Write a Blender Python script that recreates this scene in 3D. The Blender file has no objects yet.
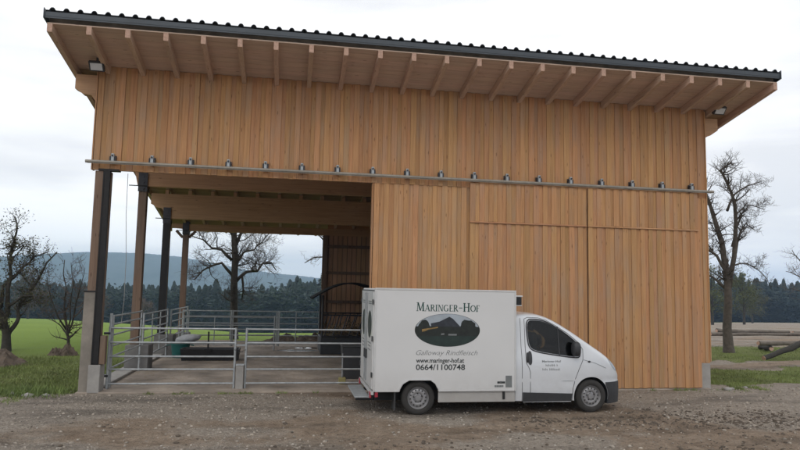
import bpy, bmesh, math, random
import numpy as np
from mathutils import Vector, Matrix, noise

# ------------------------------------------------------------------ camera, sky, sun, exposure
scene = bpy.context.scene
C = scene.collection
random.seed(7)
RNG = np.random.default_rng(7)

CAM_H = 2.42
cam_d = bpy.data.cameras.new('camera')
cam_d.sensor_width = 36.0
cam_d.lens = 36.0 * 641.7 / 800.0
cam_d.clip_start = 0.05
cam_d.clip_end = 20000
cam = bpy.data.objects.new('camera', cam_d)
C.objects.link(cam)


def cam_matrix(yaw, pitch, roll):
    f = Vector((math.sin(yaw) * math.cos(pitch), math.cos(yaw) * math.cos(pitch), math.sin(pitch)))
    r = Vector((math.cos(yaw), -math.sin(yaw), 0))
    u = r.cross(f)
    c, s = math.cos(roll), math.sin(roll)
    r2, u2 = c * r + s * u, -s * r + c * u
    m = Matrix((r2, u2, -f)).transposed().to_4x4()
    m.translation = Vector((0, 0, CAM_H))
    return m


cam.matrix_world = cam_matrix(math.radians(9.6), math.radians(5.64), math.radians(1.15))
scene.camera = cam

SUN_EL, SUN_AZ = math.radians(42), math.radians(205)      # azimuth clockwise from +Y
world = bpy.data.worlds.new('World')
scene.world = world
world.use_nodes = True
wn = world.node_tree
for n in list(wn.nodes):
    wn.nodes.remove(n)


def N(nt, typ, **kw):
    n = nt.nodes.new(typ)
    for k, v in kw.items():
        if k.startswith('i_'):
            key = k[2:]
            key = int(key) if key.isdigit() else key.replace('_', ' ')
            n.inputs[key].default_value = v
        else:
            setattr(n, k, v)
    return n


out = N(wn, 'ShaderNodeOutputWorld')
bg = N(wn, 'ShaderNodeBackground')
sky = N(wn, 'ShaderNodeTexSky', sky_type='NISHITA', sun_disc=False, sun_elevation=SUN_EL, sun_rotation=SUN_AZ,
        altitude=600.0, air_density=1.0, dust_density=2.0, ozone_density=1.0)
bg.inputs['Strength'].default_value = 0.1
tc = N(wn, 'ShaderNodeTexCoord')
mp = N(wn, 'ShaderNodeMapping')
mp.inputs['Scale'].default_value = (1.3, 1.3, 6.5)
cn = N(wn, 'ShaderNodeTexNoise', i_Scale=1.7, i_Detail=5.0, i_Roughness=0.5)
cr = N(wn, 'ShaderNodeValToRGB')
cr.color_ramp.elements[0].position = 0.36
cr.color_ramp.elements[0].color = (9.7, 9.8, 10.05, 1)
cr.color_ramp.elements[1].position = 0.56
cr.color_ramp.elements[1].color = (12.6, 12.6, 12.7, 1)
# overcast: about ninety percent cloud over the clear sky
cf = N(wn, 'ShaderNodeTexNoise', i_Scale=0.9, i_Detail=3.0)
cfr = N(wn, 'ShaderNodeMapRange', i_1=0.3, i_2=0.7, i_3=0.88, i_4=1.0)
mixc = N(wn, 'ShaderNodeMix', data_type='RGBA')
wl = wn.links.new
wl(tc.outputs['Generated'], mp.inputs['Vector'])
wl(mp.outputs['Vector'], cn.inputs['Vector'])
wl(mp.outputs['Vector'], cf.inputs['Vector'])
wl(cn.outputs['Fac'], cr.inputs['Fac'])
wl(cf.outputs['Fac'], cfr.inputs[0])
wl(cfr.outputs[0], mixc.inputs['Factor'])
wl(sky.outputs['Color'], mixc.inputs['A'])
wl(cr.outputs['Color'], mixc.inputs['B'])
wl(mixc.outputs['Result'], bg.inputs['Color'])
wl(bg.outputs['Background'], out.inputs['Surface'])

sun_d = bpy.data.lights.new('sun', 'SUN')
sun_d.energy = 0.6
sun_d.angle = math.radians(30)
sun_d.color = (1.0, 0.96, 0.9)
sun = bpy.data.objects.new('sun', sun_d)
C.objects.link(sun)
sd = Vector((math.sin(SUN_AZ) * math.cos(SUN_EL), math.cos(SUN_AZ) * math.cos(SUN_EL), math.sin(SUN_EL)))
sun.rotation_euler = sd.to_track_quat('Z', 'Y').to_euler()

scene.view_settings.view_transform = 'Standard'
scene.view_settings.look = 'None'
scene.view_settings.exposure = 0.0
scene.view_settings.gamma = 1.0
scene.view_settings.use_curve_mapping = False
scene.render.engine = 'CYCLES'
scene.cycles.use_denoising = True
scene.cycles.max_bounces = 8
scene.cycles.volume_bounces = 1


# ------------------------------------------------------------------ material helpers
def new_mat(name):
    m = bpy.data.materials.new(name)
    m.use_nodes = True
    nt = m.node_tree
    b = nt.nodes['Principled BSDF']
    return m, nt, b


def ramp(nt, stops):
    r = nt.nodes.new('ShaderNodeValToRGB')
    e = r.color_ramp.elements
    while len(e) < len(stops):
        e.new(0.5)
    for k, (p, c) in enumerate(stops):
        e[k].position = p
        e[k].color = (c[0], c[1], c[2], 1)
    return r


def plain(name, col, rough=0.6, metal=0.0, var=0.15, scale=6.0, bump=0.0, coat=0.0, spec=0.5, bscale=None):
    m, nt, b = new_mat(name)
    L = nt.links.new
    t = N(nt, 'ShaderNodeTexCoord')
    n = N(nt, 'ShaderNodeTexNoise', i_Scale=scale, i_Detail=6.0, i_Roughness=0.6)
    L(t.outputs['Object'], n.inputs['Vector'])
    r = ramp(nt, [(0.3, [c * (1 - var) for c in col]), (0.7, [min(1, c * (1 + var)) for c in col])])
    L(n.outputs['Fac'], r.inputs['Fac'])
    L(r.outputs['Color'], b.inputs['Base Color'])
    b.inputs['Roughness'].default_value = rough
    b.inputs['Metallic'].default_value = metal
    b.inputs['Coat Weight'].default_value = coat
    b.inputs['Specular IOR Level'].default_value = spec
    if bump:
        n2 = N(nt, 'ShaderNodeTexNoise', i_Scale=bscale or scale * 5, i_Detail=5.0)
        L(t.outputs['Object'], n2.inputs['Vector'])
        bp = N(nt, 'ShaderNodeBump', i_Strength=bump, i_Distance=0.01)
        L(n2.outputs['Fac'], bp.inputs['Height'])
        L(bp.outputs['Normal'], b.inputs['Normal'])
    return m


def wood(name, axis, dark, light, grey=(0.30, 0.26, 0.22), greyfac=0.25, var=0.22, streak=0.0):
    m, nt, b = new_mat(name)
    L = nt.links.new
    t = N(nt, 'ShaderNodeTexCoord')
    oi = N(nt, 'ShaderNodeObjectInfo')
    off = N(nt, 'ShaderNodeVectorMath', operation='SCALE')
    comb = N(nt, 'ShaderNodeCombineXYZ', i_0=17.0, i_1=31.0, i_2=23.0)
    L(comb.outputs[0], off.inputs[0])
    L(oi.outputs['Random'], off.inputs['Scale'])
    add = N(nt, 'ShaderNodeVectorMath', operation='ADD')
    L(t.outputs['Object'], add.inputs[0])
    L(off.outputs[0], add.inputs[1])
    mp = N(nt, 'ShaderNodeMapping')
    s = [34.0, 34.0, 34.0]
    s[axis] = 1.1
    mp.inputs['Scale'].default_value = s
    L(add.outputs[0], mp.inputs['Vector'])
    n = N(nt, 'ShaderNodeTexNoise', i_Scale=1.0, i_Detail=6.0, i_Roughness=0.65, i_Distortion=0.6)
    L(mp.outputs[0], n.inputs['Vector'])
    r = ramp(nt, [(0.25, dark), (0.55, light), (0.85, [min(1, c * 1.12) for c in light])])
    L(n.outputs['Fac'], r.inputs['Fac'])
    # tone of the single board
    mr = N(nt, 'ShaderNodeMapRange', i_1=0.0, i_2=1.0, i_3=1 - var, i_4=1 + var)
    wnz = N(nt, 'ShaderNodeTexWhiteNoise', noise_dimensions='1D')
    L(oi.outputs['Random'], wnz.inputs['W'])
    pw = N(nt, 'ShaderNodeMath', operation='POWER', i_1=0.55)
    L(wnz.outputs['Value'], pw.inputs[0])
    L(pw.outputs[0], mr.inputs[0])
    hs = N(nt, 'ShaderNodeHueSaturation')
    L(r.outputs['Color'], hs.inputs['Color'])
    L(mr.outputs[0], hs.inputs['Value'])
    mh = N(nt, 'ShaderNodeMapRange', i_1=0.0, i_2=1.0, i_3=0.492, i_4=0.505)
    L(oi.outputs['Random'], mh.inputs[0])
    L(mh.outputs[0], hs.inputs['Hue'])
    # weathering blotches
    n3 = N(nt, 'ShaderNodeTexNoise', i_Scale=1.3, i_Detail=4.0)
    mp3 = N(nt, 'ShaderNodeMapping')
    s3 = [2.0, 2.0, 2.0]
    s3[axis] = 0.7
    mp3.inputs['Scale'].default_value = s3
    L(add.outputs[0], mp3.inputs['Vector'])
    L(mp3.outputs[0], n3.inputs['Vector'])
    mg = N(nt, 'ShaderNodeMapRange', i_1=0.45, i_2=0.75, i_3=0.0, i_4=greyfac)
    L(n3.outputs['Fac'], mg.inputs[0])
    mx = N(nt, 'ShaderNodeMix', data_type='RGBA')
    mx.inputs['B'].default_value = (*grey, 1)
    L(mg.outputs[0], mx.inputs['Factor'])
    L(hs.outputs['Color'], mx.inputs['A'])
    # knots
    vo = N(nt, 'ShaderNodeTexVoronoi', i_Scale=1.0, i_Randomness=1.0)
    mpv = N(nt, 'ShaderNodeMapping')
    sv = [9.0, 9.0, 9.0]
    sv[axis] = 2.2
    mpv.inputs['Scale'].default_value = sv
    L(add.outputs[0], mpv.inputs['Vector'])
    L(mpv.outputs[0], vo.inputs['Vector'])
    mk = N(nt, 'ShaderNodeMapRange', i_1=0.06, i_2=0.14, i_3=0.6, i_4=0.0)
    L(vo.outputs['Distance'], mk.inputs[0])
    mx2 = N(nt, 'ShaderNodeMix', data_type='RGBA')
    mx2.inputs['B'].default_value = (dark[0] * .35, dark[1] * .3, dark[2] * .3, 1)
    L(mk.outputs[0], mx2.inputs['Factor'])
    L(mx.outputs['Result'], mx2.inputs['A'])
    L(mx2.outputs['Result'], b.inputs['Base Color'])
    b.inputs['Roughness'].default_value = 0.78
    b.inputs['Specular IOR Level'].default_value = 0.25
    bp = N(nt, 'ShaderNodeBump', i_Strength=0.35, i_Distance=0.004)
    L(n.outputs['Fac'], bp.inputs['Height'])
    L(bp.outputs['Normal'], b.inputs['Normal'])
    return m


LD, LL = (0.300, 0.155, 0.071), (0.448, 0.247, 0.114)
M = {}
M['wood_z'] = wood('larch_boards', 2, LD, LL, var=0.13, greyfac=0.38)
M['wood_x'] = wood('spruce_along_x', 0, (0.30, 0.155, 0.075), (0.45, 0.245, 0.125), var=0.1)
M['wood_y'] = wood('spruce_along_y', 1, (0.38, 0.26, 0.19), (0.53, 0.38, 0.285), var=0.07)
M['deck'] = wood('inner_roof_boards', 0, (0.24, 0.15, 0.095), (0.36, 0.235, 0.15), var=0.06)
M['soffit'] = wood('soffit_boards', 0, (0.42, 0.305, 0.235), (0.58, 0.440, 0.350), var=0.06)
M['glulam'] = wood('glulam_beam', 0, (0.34, 0.20, 0.11), (0.47, 0.29, 0.165), var=0.05, greyfac=0.1)
M['post'] = wood('post_timber', 2, (0.11, 0.072, 0.050), (0.19, 0.128, 0.090), grey=(0.17, 0.15, 0.13), var=0.1, greyfac=0.5)
M['back'] = wood('brown_back_boards', 2, (0.32, 0.19, 0.11), (0.46, 0.285, 0.17), var=0.12)  # mid brown boards of the back wall
M['endgrain'] = plain('end_grain', (0.46, 0.30, 0.225), 0.85, var=0.2, scale=30)
M['weathered'] = plain('weathered_formwork', (0.22, 0.195, 0.165), 0.9, var=0.3, scale=2.2, bump=0.4)
M['concrete'] = plain('concrete', (0.30, 0.285, 0.265), 0.9, var=0.18, scale=3.0, bump=0.3)
M['concrete_dark'] = plain('stained_concrete', (0.16, 0.155, 0.15), 0.9, var=0.25, scale=3.0, bump=0.3)
M['roofmetal'] = plain('anthracite_sheet', (0.060, 0.070, 0.080), 0.5, 0.3, var=0.12, scale=2.0)
M['steel_black'] = plain('black_steel', (0.015, 0.014, 0.014), 0.55, 0.4, var=0.3)
M['bracket'] = plain('dark_bracket_steel', (0.05, 0.05, 0.055), 0.5, 0.6, var=0.3)
M['galv'] = plain('galvanised_tube', (0.36, 0.38, 0.39), 0.5, 0.45, var=0.22, scale=9)
M['galv_dull'] = plain('dull_galvanised_track', (0.29, 0.265, 0.225), 0.6, 0.3, var=0.2, scale=5)
M['paint'] = plain('white_van_paint', (0.61, 0.63, 0.655), 0.28, 0.0, var=0.02, scale=1.5, coat=0.6)
M['boxwhite'] = plain('white_box_panel', (0.61, 0.61, 0.605), 0.35, 0.0, var=0.025, scale=1.2, coat=0.2)
M['alu'] = plain('aluminium_trim', (0.56, 0.56, 0.555), 0.45, 0.2, var=0.06)
M['skirt'] = plain('pale_grey_skirt', (0.40, 0.39, 0.375), 0.5, var=0.08, scale=2.0)
M['blackplastic'] = plain('black_plastic', (0.028, 0.030, 0.034), 0.55, var=0.2)
M['rubber'] = plain('tyre_rubber', (0.022, 0.021, 0.020), 0.85, var=0.3, scale=12, bump=0.2)
M['glass'] = plain('dark_tinted_glass', (0.012, 0.016, 0.014), 0.05, var=0.3, scale=1.2, spec=0.3)
M['rim'] = plain('silver_wheel', (0.30, 0.30, 0.31), 0.45, 0.5, var=0.1)
M['chassis'] = plain('dark_chassis', (0.02, 0.02, 0.02), 0.8, var=0.3)
M['red'] = plain('red_lens', (0.30, 0.03, 0.045), 0.25, var=0.1)
M['lens'] = plain('clear_lens', (0.30, 0.35, 0.40), 0.1, var=0.1)
M['amber'] = plain('amber_lens', (0.55, 0.18, 0.02), 0.3, var=0.1)
M['print_green'] = plain('dark_green_print', (0.010, 0.062, 0.050), 0.5, var=0.1)
M['print_black'] = plain('black_print', (0.03, 0.035, 0.035), 0.5, var=0.1)
M['print_grey'] = plain('grey_print', (0.16, 0.17, 0.17), 0.5, var=0.1)
M['print_sky'] = plain('printed_sky', (0.33, 0.37, 0.41), 0.4, var=0.15, scale=3)
M['print_dark'] = plain('printed_dark_trees', (0.010, 0.014, 0.011), 0.4, var=0.5, scale=14)
M['print_roof'] = plain('printed_roof', (0.022, 0.026, 0.034), 0.4, var=0.3, scale=10)
M['print_wall'] = plain('printed_yellow_wall', (0.24, 0.15, 0.05), 0.4, var=0.4, scale=12)
M['print_lawn'] = plain('printed_lawn', (0.012, 0.026, 0.022), 0.4, var=0.3, scale=6)
M['bark'] = plain('grey_brown_bark', (0.075, 0.062, 0.050), 0.9, var=0.4, scale=7, bump=0.6)
M['bark_dark'] = plain('dark_bark', (0.040, 0.035, 0.028), 0.9, var=0.4, scale=7, bump=0.6)
M['twig'] = plain('twigs', (0.060, 0.048, 0.040), 0.9, var=0.3, scale=3)
M['twig_brown'] = plain('brown_twigs', (0.085, 0.060, 0.045), 0.9, var=0.3, scale=1)
M['leaf_dull'] = plain('dull_leaves', (0.065, 0.065, 0.025), 0.8, var=0.4, scale=2)
M['leaf_green'] = plain('yellow_green_leaves', (0.075, 0.085, 0.025), 0.8, var=0.4, scale=0.3)
M['leaf_brown'] = plain('brown_leaves', (0.085, 0.055, 0.035), 0.85, var=0.4, scale=0.3)
M['needles'] = plain('conifer_needles', (0.017, 0.030, 0.023), 0.8, var=0.45, scale=0.06)
M['stone_light'] = plain('pale_gravel_stone', (0.40, 0.365, 0.32), 0.9, var=0.35, scale=1.5, bump=0.3)
M['clod'] = plain('earth_clod', (0.095, 0.074, 0.056), 0.95, var=0.4, scale=3.0, bump=0.6)
M['stone'] = plain('grey_gravel_stone', (0.30, 0.26, 0.215), 0.9, var=0.6, scale=9.0, bump=0.3)
M['soil'] = plain('dark_soil', (0.105, 0.080, 0.060), 0.95, var=0.5, scale=4, bump=1.0, bscale=18)
M['log'] = plain('dark_log_bark', (0.035, 0.032, 0.026), 0.9, var=0.4, scale=9, bump=0.8)
M['log_pale'] = plain('weathered_timber', (0.13, 0.11, 0.09), 0.9, var=0.3, scale=5, bump=0.5)
M['teal'] = plain('teal_plastic', (0.01, 0.11, 0.10), 0.45, var=0.15)
M['blacktub'] = plain('black_trough', (0.012, 0.012, 0.013), 0.5, var=0.2)
M['tarp'] = plain('pale_grey_sack', (0.42, 0.43, 0.45), 0.7, var=0.15)
M['rope'] = plain('grey_rope', (0.30, 0.29, 0.28), 0.9)
M['yellow'] = plain('yellow_plastic', (0.30, 0.26, 0.10), 0.6)
M['lampglass'] = plain('floodlight_glass', (0.60, 0.62, 0.64), 0.15, var=0.05)
M['grass'] = plain('grass_blades', (0.155, 0.195, 0.055), 0.75, var=0.4, scale=0.8)


def add_grime(m, zlo, zhi, amount):
    nt = m.node_tree
    b = nt.nodes['Principled BSDF']
    L = nt.links.new
    src = b.inputs['Base Color'].links[0].from_socket
    t = N(nt, 'ShaderNodeTexCoord')
    sx = N(nt, 'ShaderNodeSeparateXYZ')
    L(t.outputs['Object'], sx.inputs[0])
    f = N(nt, 'ShaderNodeMapRange', i_1=zlo, i_2=zhi, i_3=1.0, i_4=0.0)
    L(sx.outputs['Z'], f.inputs[0])
    n = N(nt, 'ShaderNodeTexNoise', i_Scale=3.5, i_Detail=8.0, i_Roughness=0.7)
    L(t.outputs['Object'], n.inputs['Vector'])
    g = N(nt, 'ShaderNodeMapRange', i_1=0.3, i_2=0.75, i_3=0.15, i_4=1.0)
    L(n.outputs['Fac'], g.inputs[0])
    mu = N(nt, 'ShaderNodeMath', operation='MULTIPLY')
    L(f.outputs[0], mu.inputs[0])
    L(g.outputs[0], mu.inputs[1])
    m2 = N(nt, 'ShaderNodeMath', operation='MULTIPLY_ADD', i_1=amount, i_2=0.02)
    L(mu.outputs[0], m2.inputs[0])
    mx = N(nt, 'ShaderNodeMix', data_type='RGBA')
    mx.inputs['B'].default_value = (0.20, 0.165, 0.125, 1)
    L(m2.outputs[0], mx.inputs['Factor'])
    L(src, mx.inputs['A'])
    L(mx.outputs['Result'], b.inputs['Base Color'])


for k_ in ('paint', 'boxwhite', 'skirt', 'alu'):
    add_grime(M[k_], 0.2, 0.95, 0.42)
add_grime(M['rubber'], -0.1, 0.7, 0.08)
add_grime(M['rim'], 0.0, 1.2, 0.35)
add_grime(M['blackplastic'], 0.1, 0.5, 0.05)


def see_through_glass():
    m, nt, b = new_mat('tinted_window_glass')
    L = nt.links.new
    tr = N(nt, 'ShaderNodeBsdfTransparent')
    tr.inputs['Color'].default_value = (0.42, 0.46, 0.43, 1)
    gl = N(nt, 'ShaderNodeBsdfGlossy', i_Roughness=0.02)
    fr = N(nt, 'ShaderNodeFresnel', i_IOR=1.45)
    mx = N(nt, 'ShaderNodeMixShader')
    L(fr.outputs[0], mx.inputs[0])
    L(tr.outputs[0], mx.inputs[1])
    L(gl.outputs[0], mx.inputs[2])
    L(mx.outputs[0], nt.nodes['Material Output'].inputs['Surface'])
    return m


M['clearglass'] = see_through_glass()
M['seat'] = plain('dark_seat_cloth', (0.03, 0.032, 0.035), 0.9, var=0.3)

# ------------------------------------------------------------------ mesh helpers
class MB:
    def __init__(self):
        self.v, self.f, self.mi = [], [], []

    def add(self, vs, fs, mi=0):
        o = len(self.v)
        self.v += [tuple(p) for p in vs]
        self.f += [tuple(o + i for i in f) for f in fs]
        self.mi += [mi] * len(fs)
        return self

    def box(self, a, b, mi=0):
        (x0, y0, z0), (x1, y1, z1) = a, b
        vs = [(x0, y0, z0), (x1, y0, z0), (x1, y1, z0), (x0, y1, z0), (x0, y0, z1), (x1, y0, z1), (x1, y1, z1), (x0, y1, z1)]
        return self.add(vs, [(0, 3, 2, 1), (4, 5, 6, 7), (0, 1, 5, 4), (1, 2, 6, 5), (2, 3, 7, 6), (3, 0, 4, 7)], mi)

    def bevbox(self, a, b, r=0.01, mi=0):
        bm = bmesh.new()
        bmesh.ops.create_cube(bm, size=1.0)
        c = [(a[k] + b[k]) / 2 for k in range(3)]
        s = [b[k] - a[k] for k in range(3)]
        for v in bm.verts:
            v.co = Vector([c[k] + v.co[k] * s[k] for k in range(3)])
        bmesh.ops.bevel(bm, geom=list(bm.edges), offset=r, segments=2, affect='EDGES', profile=0.5)
        bm.verts.index_update()
        self.add([v.co[:] for v in bm.verts], [[v.index for v in f.verts] for f in bm.faces], mi)
        bm.free()
        return self

    def tube(self, pts, rad, n=8, caps=True, mi=0):
        pts = [Vector(p) for p in pts]
        if not isinstance(rad, (list, tuple)):
            rad = [rad] * len(pts)
        o = len(self.v)
        ref = None
        for k, p in enumerate(pts):
            if k == 0:
                d = pts[1] - p
            elif k == len(pts) - 1:
                d = p - pts[k - 1]
            else:
                d = (pts[k + 1] - p).normalized() + (p - pts[k - 1]).normalized()
            if d.length < 1e-9:
                d = Vector((0, 0, 1))
            d.normalize()
            if ref is None:
                ref = Vector((0, 0, 1)) if abs(d.z) < 0.9 else Vector((1, 0, 0))
                ref = (ref - d * ref.dot(d)).normalized()
            else:
                r2 = ref - d * ref.dot(d)
                if r2.length > 1e-6:
                    ref = r2.normalized()
            w = d.cross(ref)
            for j in range(n):
                a = 2 * math.pi * j / n
                q = p + (ref * math.cos(a) + w * math.sin(a)) * rad[k]
                self.v.append((q.x, q.y, q.z))
        for k in range(len(pts) - 1):
            for j in range(n):
                a, b = o + k * n + j, o + k * n + (j + 1) % n
                self.f.append((a, b, b + n, a + n))
                self.mi.append(mi)
        if caps:
            self.f.append(tuple(o + j for j in reversed(range(n))))
            self.f.append(tuple(o + (len(pts) - 1) * n + j for j in range(n)))
            self.mi += [mi, mi]
        return self

    def lathe(self, prof, c, axis='y', n=32, mi=0):
        # prof: list of (radius, offset along axis); c: centre
        o = len(self.v)
        for (r, h) in prof:
            for j in range(n):
                a = 2 * math.pi * j / n
                x, z = r * math.cos(a), r * math.sin(a)
                self.v.append((c[0] + x, c[1] + h, c[2] + z) if axis == 'y' else (c[0] + x, c[1] + z, c[2] + h))
        for k in range(len(prof) - 1):
            for j in range(n):
                a, b = o + k * n + j, o + k * n + (j + 1) % n
                self.f.append((a, b, b + n, a + n))
                self.mi.append(mi)
        return self

    def prism(self, poly, plane, lo, hi, mi=0):
        # poly in the given plane, extruded along the third axis from lo to hi
        def P(p, h):
            return {'xz': (p[0], h, p[1]), 'xy': (p[0], p[1], h), 'yz': (h, p[0], p[1])}[plane]
        n = len(poly)
        vs = [P(p, lo) for p in poly] + [P(p, hi) for p in poly]
        fs = [tuple(range(n)), tuple(reversed(range(n, 2 * n)))]
        fs += [(j, n + j, n + (j + 1) % n, (j + 1) % n) for j in range(n)]
        return self.add(vs, fs, mi)

    def mesh(self, name, mats, smooth=False, base=(0, 0, 0), fixn=False):
        me = bpy.data.meshes.new(name)
        b = base
        me.from_pydata([(x - b[0], y - b[1], z - b[2]) for x, y, z in self.v], [], self.f)
        if not isinstance(mats, (list, tuple)):
            mats = [mats]
        for m in mats:
            me.materials.append(m)
        if len(mats) > 1:
            me.polygons.foreach_set('material_index', self.mi)
        if fixn:
            bm = bmesh.new()
            bm.from_mesh(me)
            bmesh.ops.recalc_face_normals(bm, faces=list(bm.faces))
            bm.to_mesh(me)
            bm.free()
        if smooth:
            me.polygons.foreach_set('use_smooth', [True] * len(me.polygons))
        me.update()
        return me


def wloc(o):
    p = Vector((0, 0, 0))
    while o is not None:
        p += o.location
        o = o.parent
    return p


def link(name, me, parent=None, loc=None):
    o = bpy.data.objects.new(name, me)
    C.objects.link(o)
    if parent is not None:
        o.parent = parent
    if loc is not None:
        o.location = loc
    return o


def build(mb, name, mats, parent=None, smooth=False, fixn=False, angle=None):
    b = wloc(parent) if parent is not None else Vector((0, 0, 0))
    me = mb.mesh(name, mats, smooth, b, fixn)
    o = link(name, me, parent)
    if angle:
        me.set_sharp_from_angle(angle=math.radians(angle))
    return o


def tag(o, label=None, cat=None, group=None, kind=None):
    if label:
        o['label'] = label
    if cat:
        o['category'] = cat
    if group:
        o['group'] = group
    if kind:
        o['kind'] = kind
    return o


def thing(name, loc, label, cat, group=None):
    o = bpy.data.objects.new(name, None)
    o.empty_display_size = 0.2
    C.objects.link(o)
    o.location = loc
    return tag(o, label, cat, group)


def big_mesh(name, verts, faces_flat, nper, mat, smooth=False):
    """numpy mesh: verts (n,3), faces all with nper corners"""
    me = bpy.data.meshes.new(name)
    nv, nf = len(verts), len(faces_flat) // nper
    me.vertices.add(nv)
    me.vertices.foreach_set('co', np.asarray(verts, dtype=np.float32).ravel())
    me.loops.add(nf * nper)
    me.loops.foreach_set('vertex_index', np.asarray(faces_flat, dtype=np.int32))
    me.polygons.add(nf)
    me.polygons.foreach_set('loop_start', np.arange(0, nf * nper, nper, dtype=np.int32))
    me.polygons.foreach_set('loop_total', np.full(nf, nper, dtype=np.int32))
    me.materials.append(mat)
    if smooth:
        me.polygons.foreach_set('use_smooth', np.ones(nf, dtype=bool))
    me.update(calc_edges=True)
    return me


# ------------------------------------------------------------------ terrain
SL_AZ = [-3.0, -0.45, -0.337, -0.20, -0.06, 0.15, 0.5, 0.75, 3.0]
SL_V = [0.050, 0.050, 0.052, 0.060, 0.072, 0.070, 0.050, 0.043, 0.040]


def fbm(x, y, s, o=3):
    return noise.fractal(Vector((x * s, y * s, 3.7)), 1.0, 2.0, o)


def ground_z(x, y):
    d = min(max(0.0, y - 27.5), 330.0)
    d = d * d / (d + 8.0)
    z = -float(np.interp(x / max(y, 20.0), SL_AZ, SL_V)) * d
    # the compost heap and the mole heap are their own objects; ground swells a little at the left verge
    if x < -4.8 and y < 40:
        k = min(1, (-4.8 - x) / 2.0) * max(0, min(1, (y - 15.0) / 3.0)) * max(0, min(1, (40 - y) / 12))
        z += 0.10 * k + 0.05 * k * fbm(x, y, 0.6)
    if x > 11.5 and y < 60:
        k = min(1, (x - 11.5) / 2) * max(0, min(1, (y - 15.5) / 2)) * max(0, min(1, (60 - y) / 20))
        z += 0.08 * k * fbm(x + 9, y, 0.5)
    if y < 16:
        z += 0.024 * fbm(x, y, 0.9) + 0.016 * fbm(x + 40, y, 3.2, 4)
        # shallow ruts across the yard
        for (yc, w, dep) in ((9.6, 0.35, 0.035), (11.1, 0.3, 0.03), (8.3, 0.4, 0.03)):
            yy = y - yc - 0.35 * math.sin(x * 0.35 + yc) - 0.03 * x
            z -= dep * math.exp(-(yy / w) ** 2)
        # keep it flat and low under the wheels and along the barn
        if y > 12.0:
            z *= max(0.0, min(1.0, (15.0 - y) / 2.0)) * 0.6
        z = min(z, 0.03)
    return z


def sstep(a, b, x):
    t = min(1.0, max(0.0, (x - a) / (b - a)))
    return t * t * (3 - 2 * t)


def grass_mask(x, y):
    w = 0.55 * fbm(x + 5, y, 0.55) + 0.30 * fbm(x, y + 8, 2.0)
    if x < -4.5:
        g = sstep(14.7, 15.6, y + w * 1.3 + 0.18 * (x + 4.6))
        return g
    if x > 10.9 and y < 70:
        yy = y + w * 1.6
        g = sstep(15.4, 16.3, yy) - sstep(18.2, 18.9, yy - 0.10 * (x - 11)) + sstep(21.5, 22.3, yy + 0.12 * (x - 15)) - sstep(27.0, 29.0, yy)
        if x > 24 or y > 30:
            g *= 0.25
        return max(0.0, min(1.0, g))
    if y > 28.5:
        return sstep(28.6, 30.5, y + w * 2)
    return 0.0


def axis_pts(segs):
    r = []
    for a, b, st in segs:
        n = max(1, int(round((b - a) / st)))
        r += [a + (b - a) * k / n for k in range(n)]
    r.append(segs[-1][1])
    return r


gx = axis_pts([(-3500, -600, 300), (-600, -120, 40), (-120, -30, 6), (-30, -12, 1.2), (-12, -5, 0.14), (-5, 14, 0.10), (14, 24, 0.25),
               (24, 60, 2.0), (60, 160, 8), (160, 600, 40), (600, 3500, 300)])
gy = axis_pts([(-3000, -200, 400), (-200, -20, 20), (-20, 4, 2), (4, 16.5, 0.10), (16.5, 31, 0.28), (31, 60, 1.2), (60, 380, 8), (380, 3600, 320)])
nx, ny = len(gx), len(gy)
gv = np.zeros((ny, nx, 3), dtype=np.float32)
gm = np.zeros((ny, nx, 4), dtype=np.float32)
for j, y in enumerate(gy):
    for i, x in enumerate(gx):
        near = -45 < x < 70 and 3 < y < 75
        gv[j, i] = (x, y, ground_z(x, y))
        if near:
            g = grass_mask(x, y)
            gr = sstep(-0.25, 0.45, fbm(x - 3, y * 1.6, 0.30) + 0.35 * sstep(-1.0, -6.0, x) + 0.15 * sstep(7.5, 10.5, y) - 0.22 * sstep(9.5, 7.0, y))
            for (yc, w_) in ((9.6, 0.5), (11.1, 0.42), (8.3, 0.5)):
                yy_ = y - yc - 0.35 * math.sin(x * 0.35 + yc) - 0.03 * x
                gr -= 0.45 * math.exp(-(yy_ / w_) ** 2)
            gr -= 0.35 * sstep(-4.0, -2.0, x) * sstep(4.0, 2.0, x) * sstep(10.5, 12.5, y)
            gr = min(1.0, max(0.0, gr + 0.3 * sstep(-2.0, -6.0, x) * sstep(14.5, 12.0, y)))
            if -4.5 < x < 10.8 and y > 15.1:
                gr = 0.15
        else:
            g, gr = (1.0, 0.0) if y > 30 else (0.0, 0.5)
            if x > 60 and y < 75:
                g = 0.2
            if x > 0.62 * y and y >= 75:
                g, gr = (0.12 if y < 250 else 0.5), 0.55
        far = sstep(19.5, 24.5, y + 0.8 * (fbm(x, y, 0.4) if near else 0)) if x < 11 else 0.0
        gm[j, i] = (g, gr, far, 1)
ii = np.arange(nx * ny).reshape(ny, nx)
gf = np.stack([ii[:-1, :-1], ii[:-1, 1:], ii[1:, 1:], ii[1:, :-1]], -1).reshape(-1)


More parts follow.
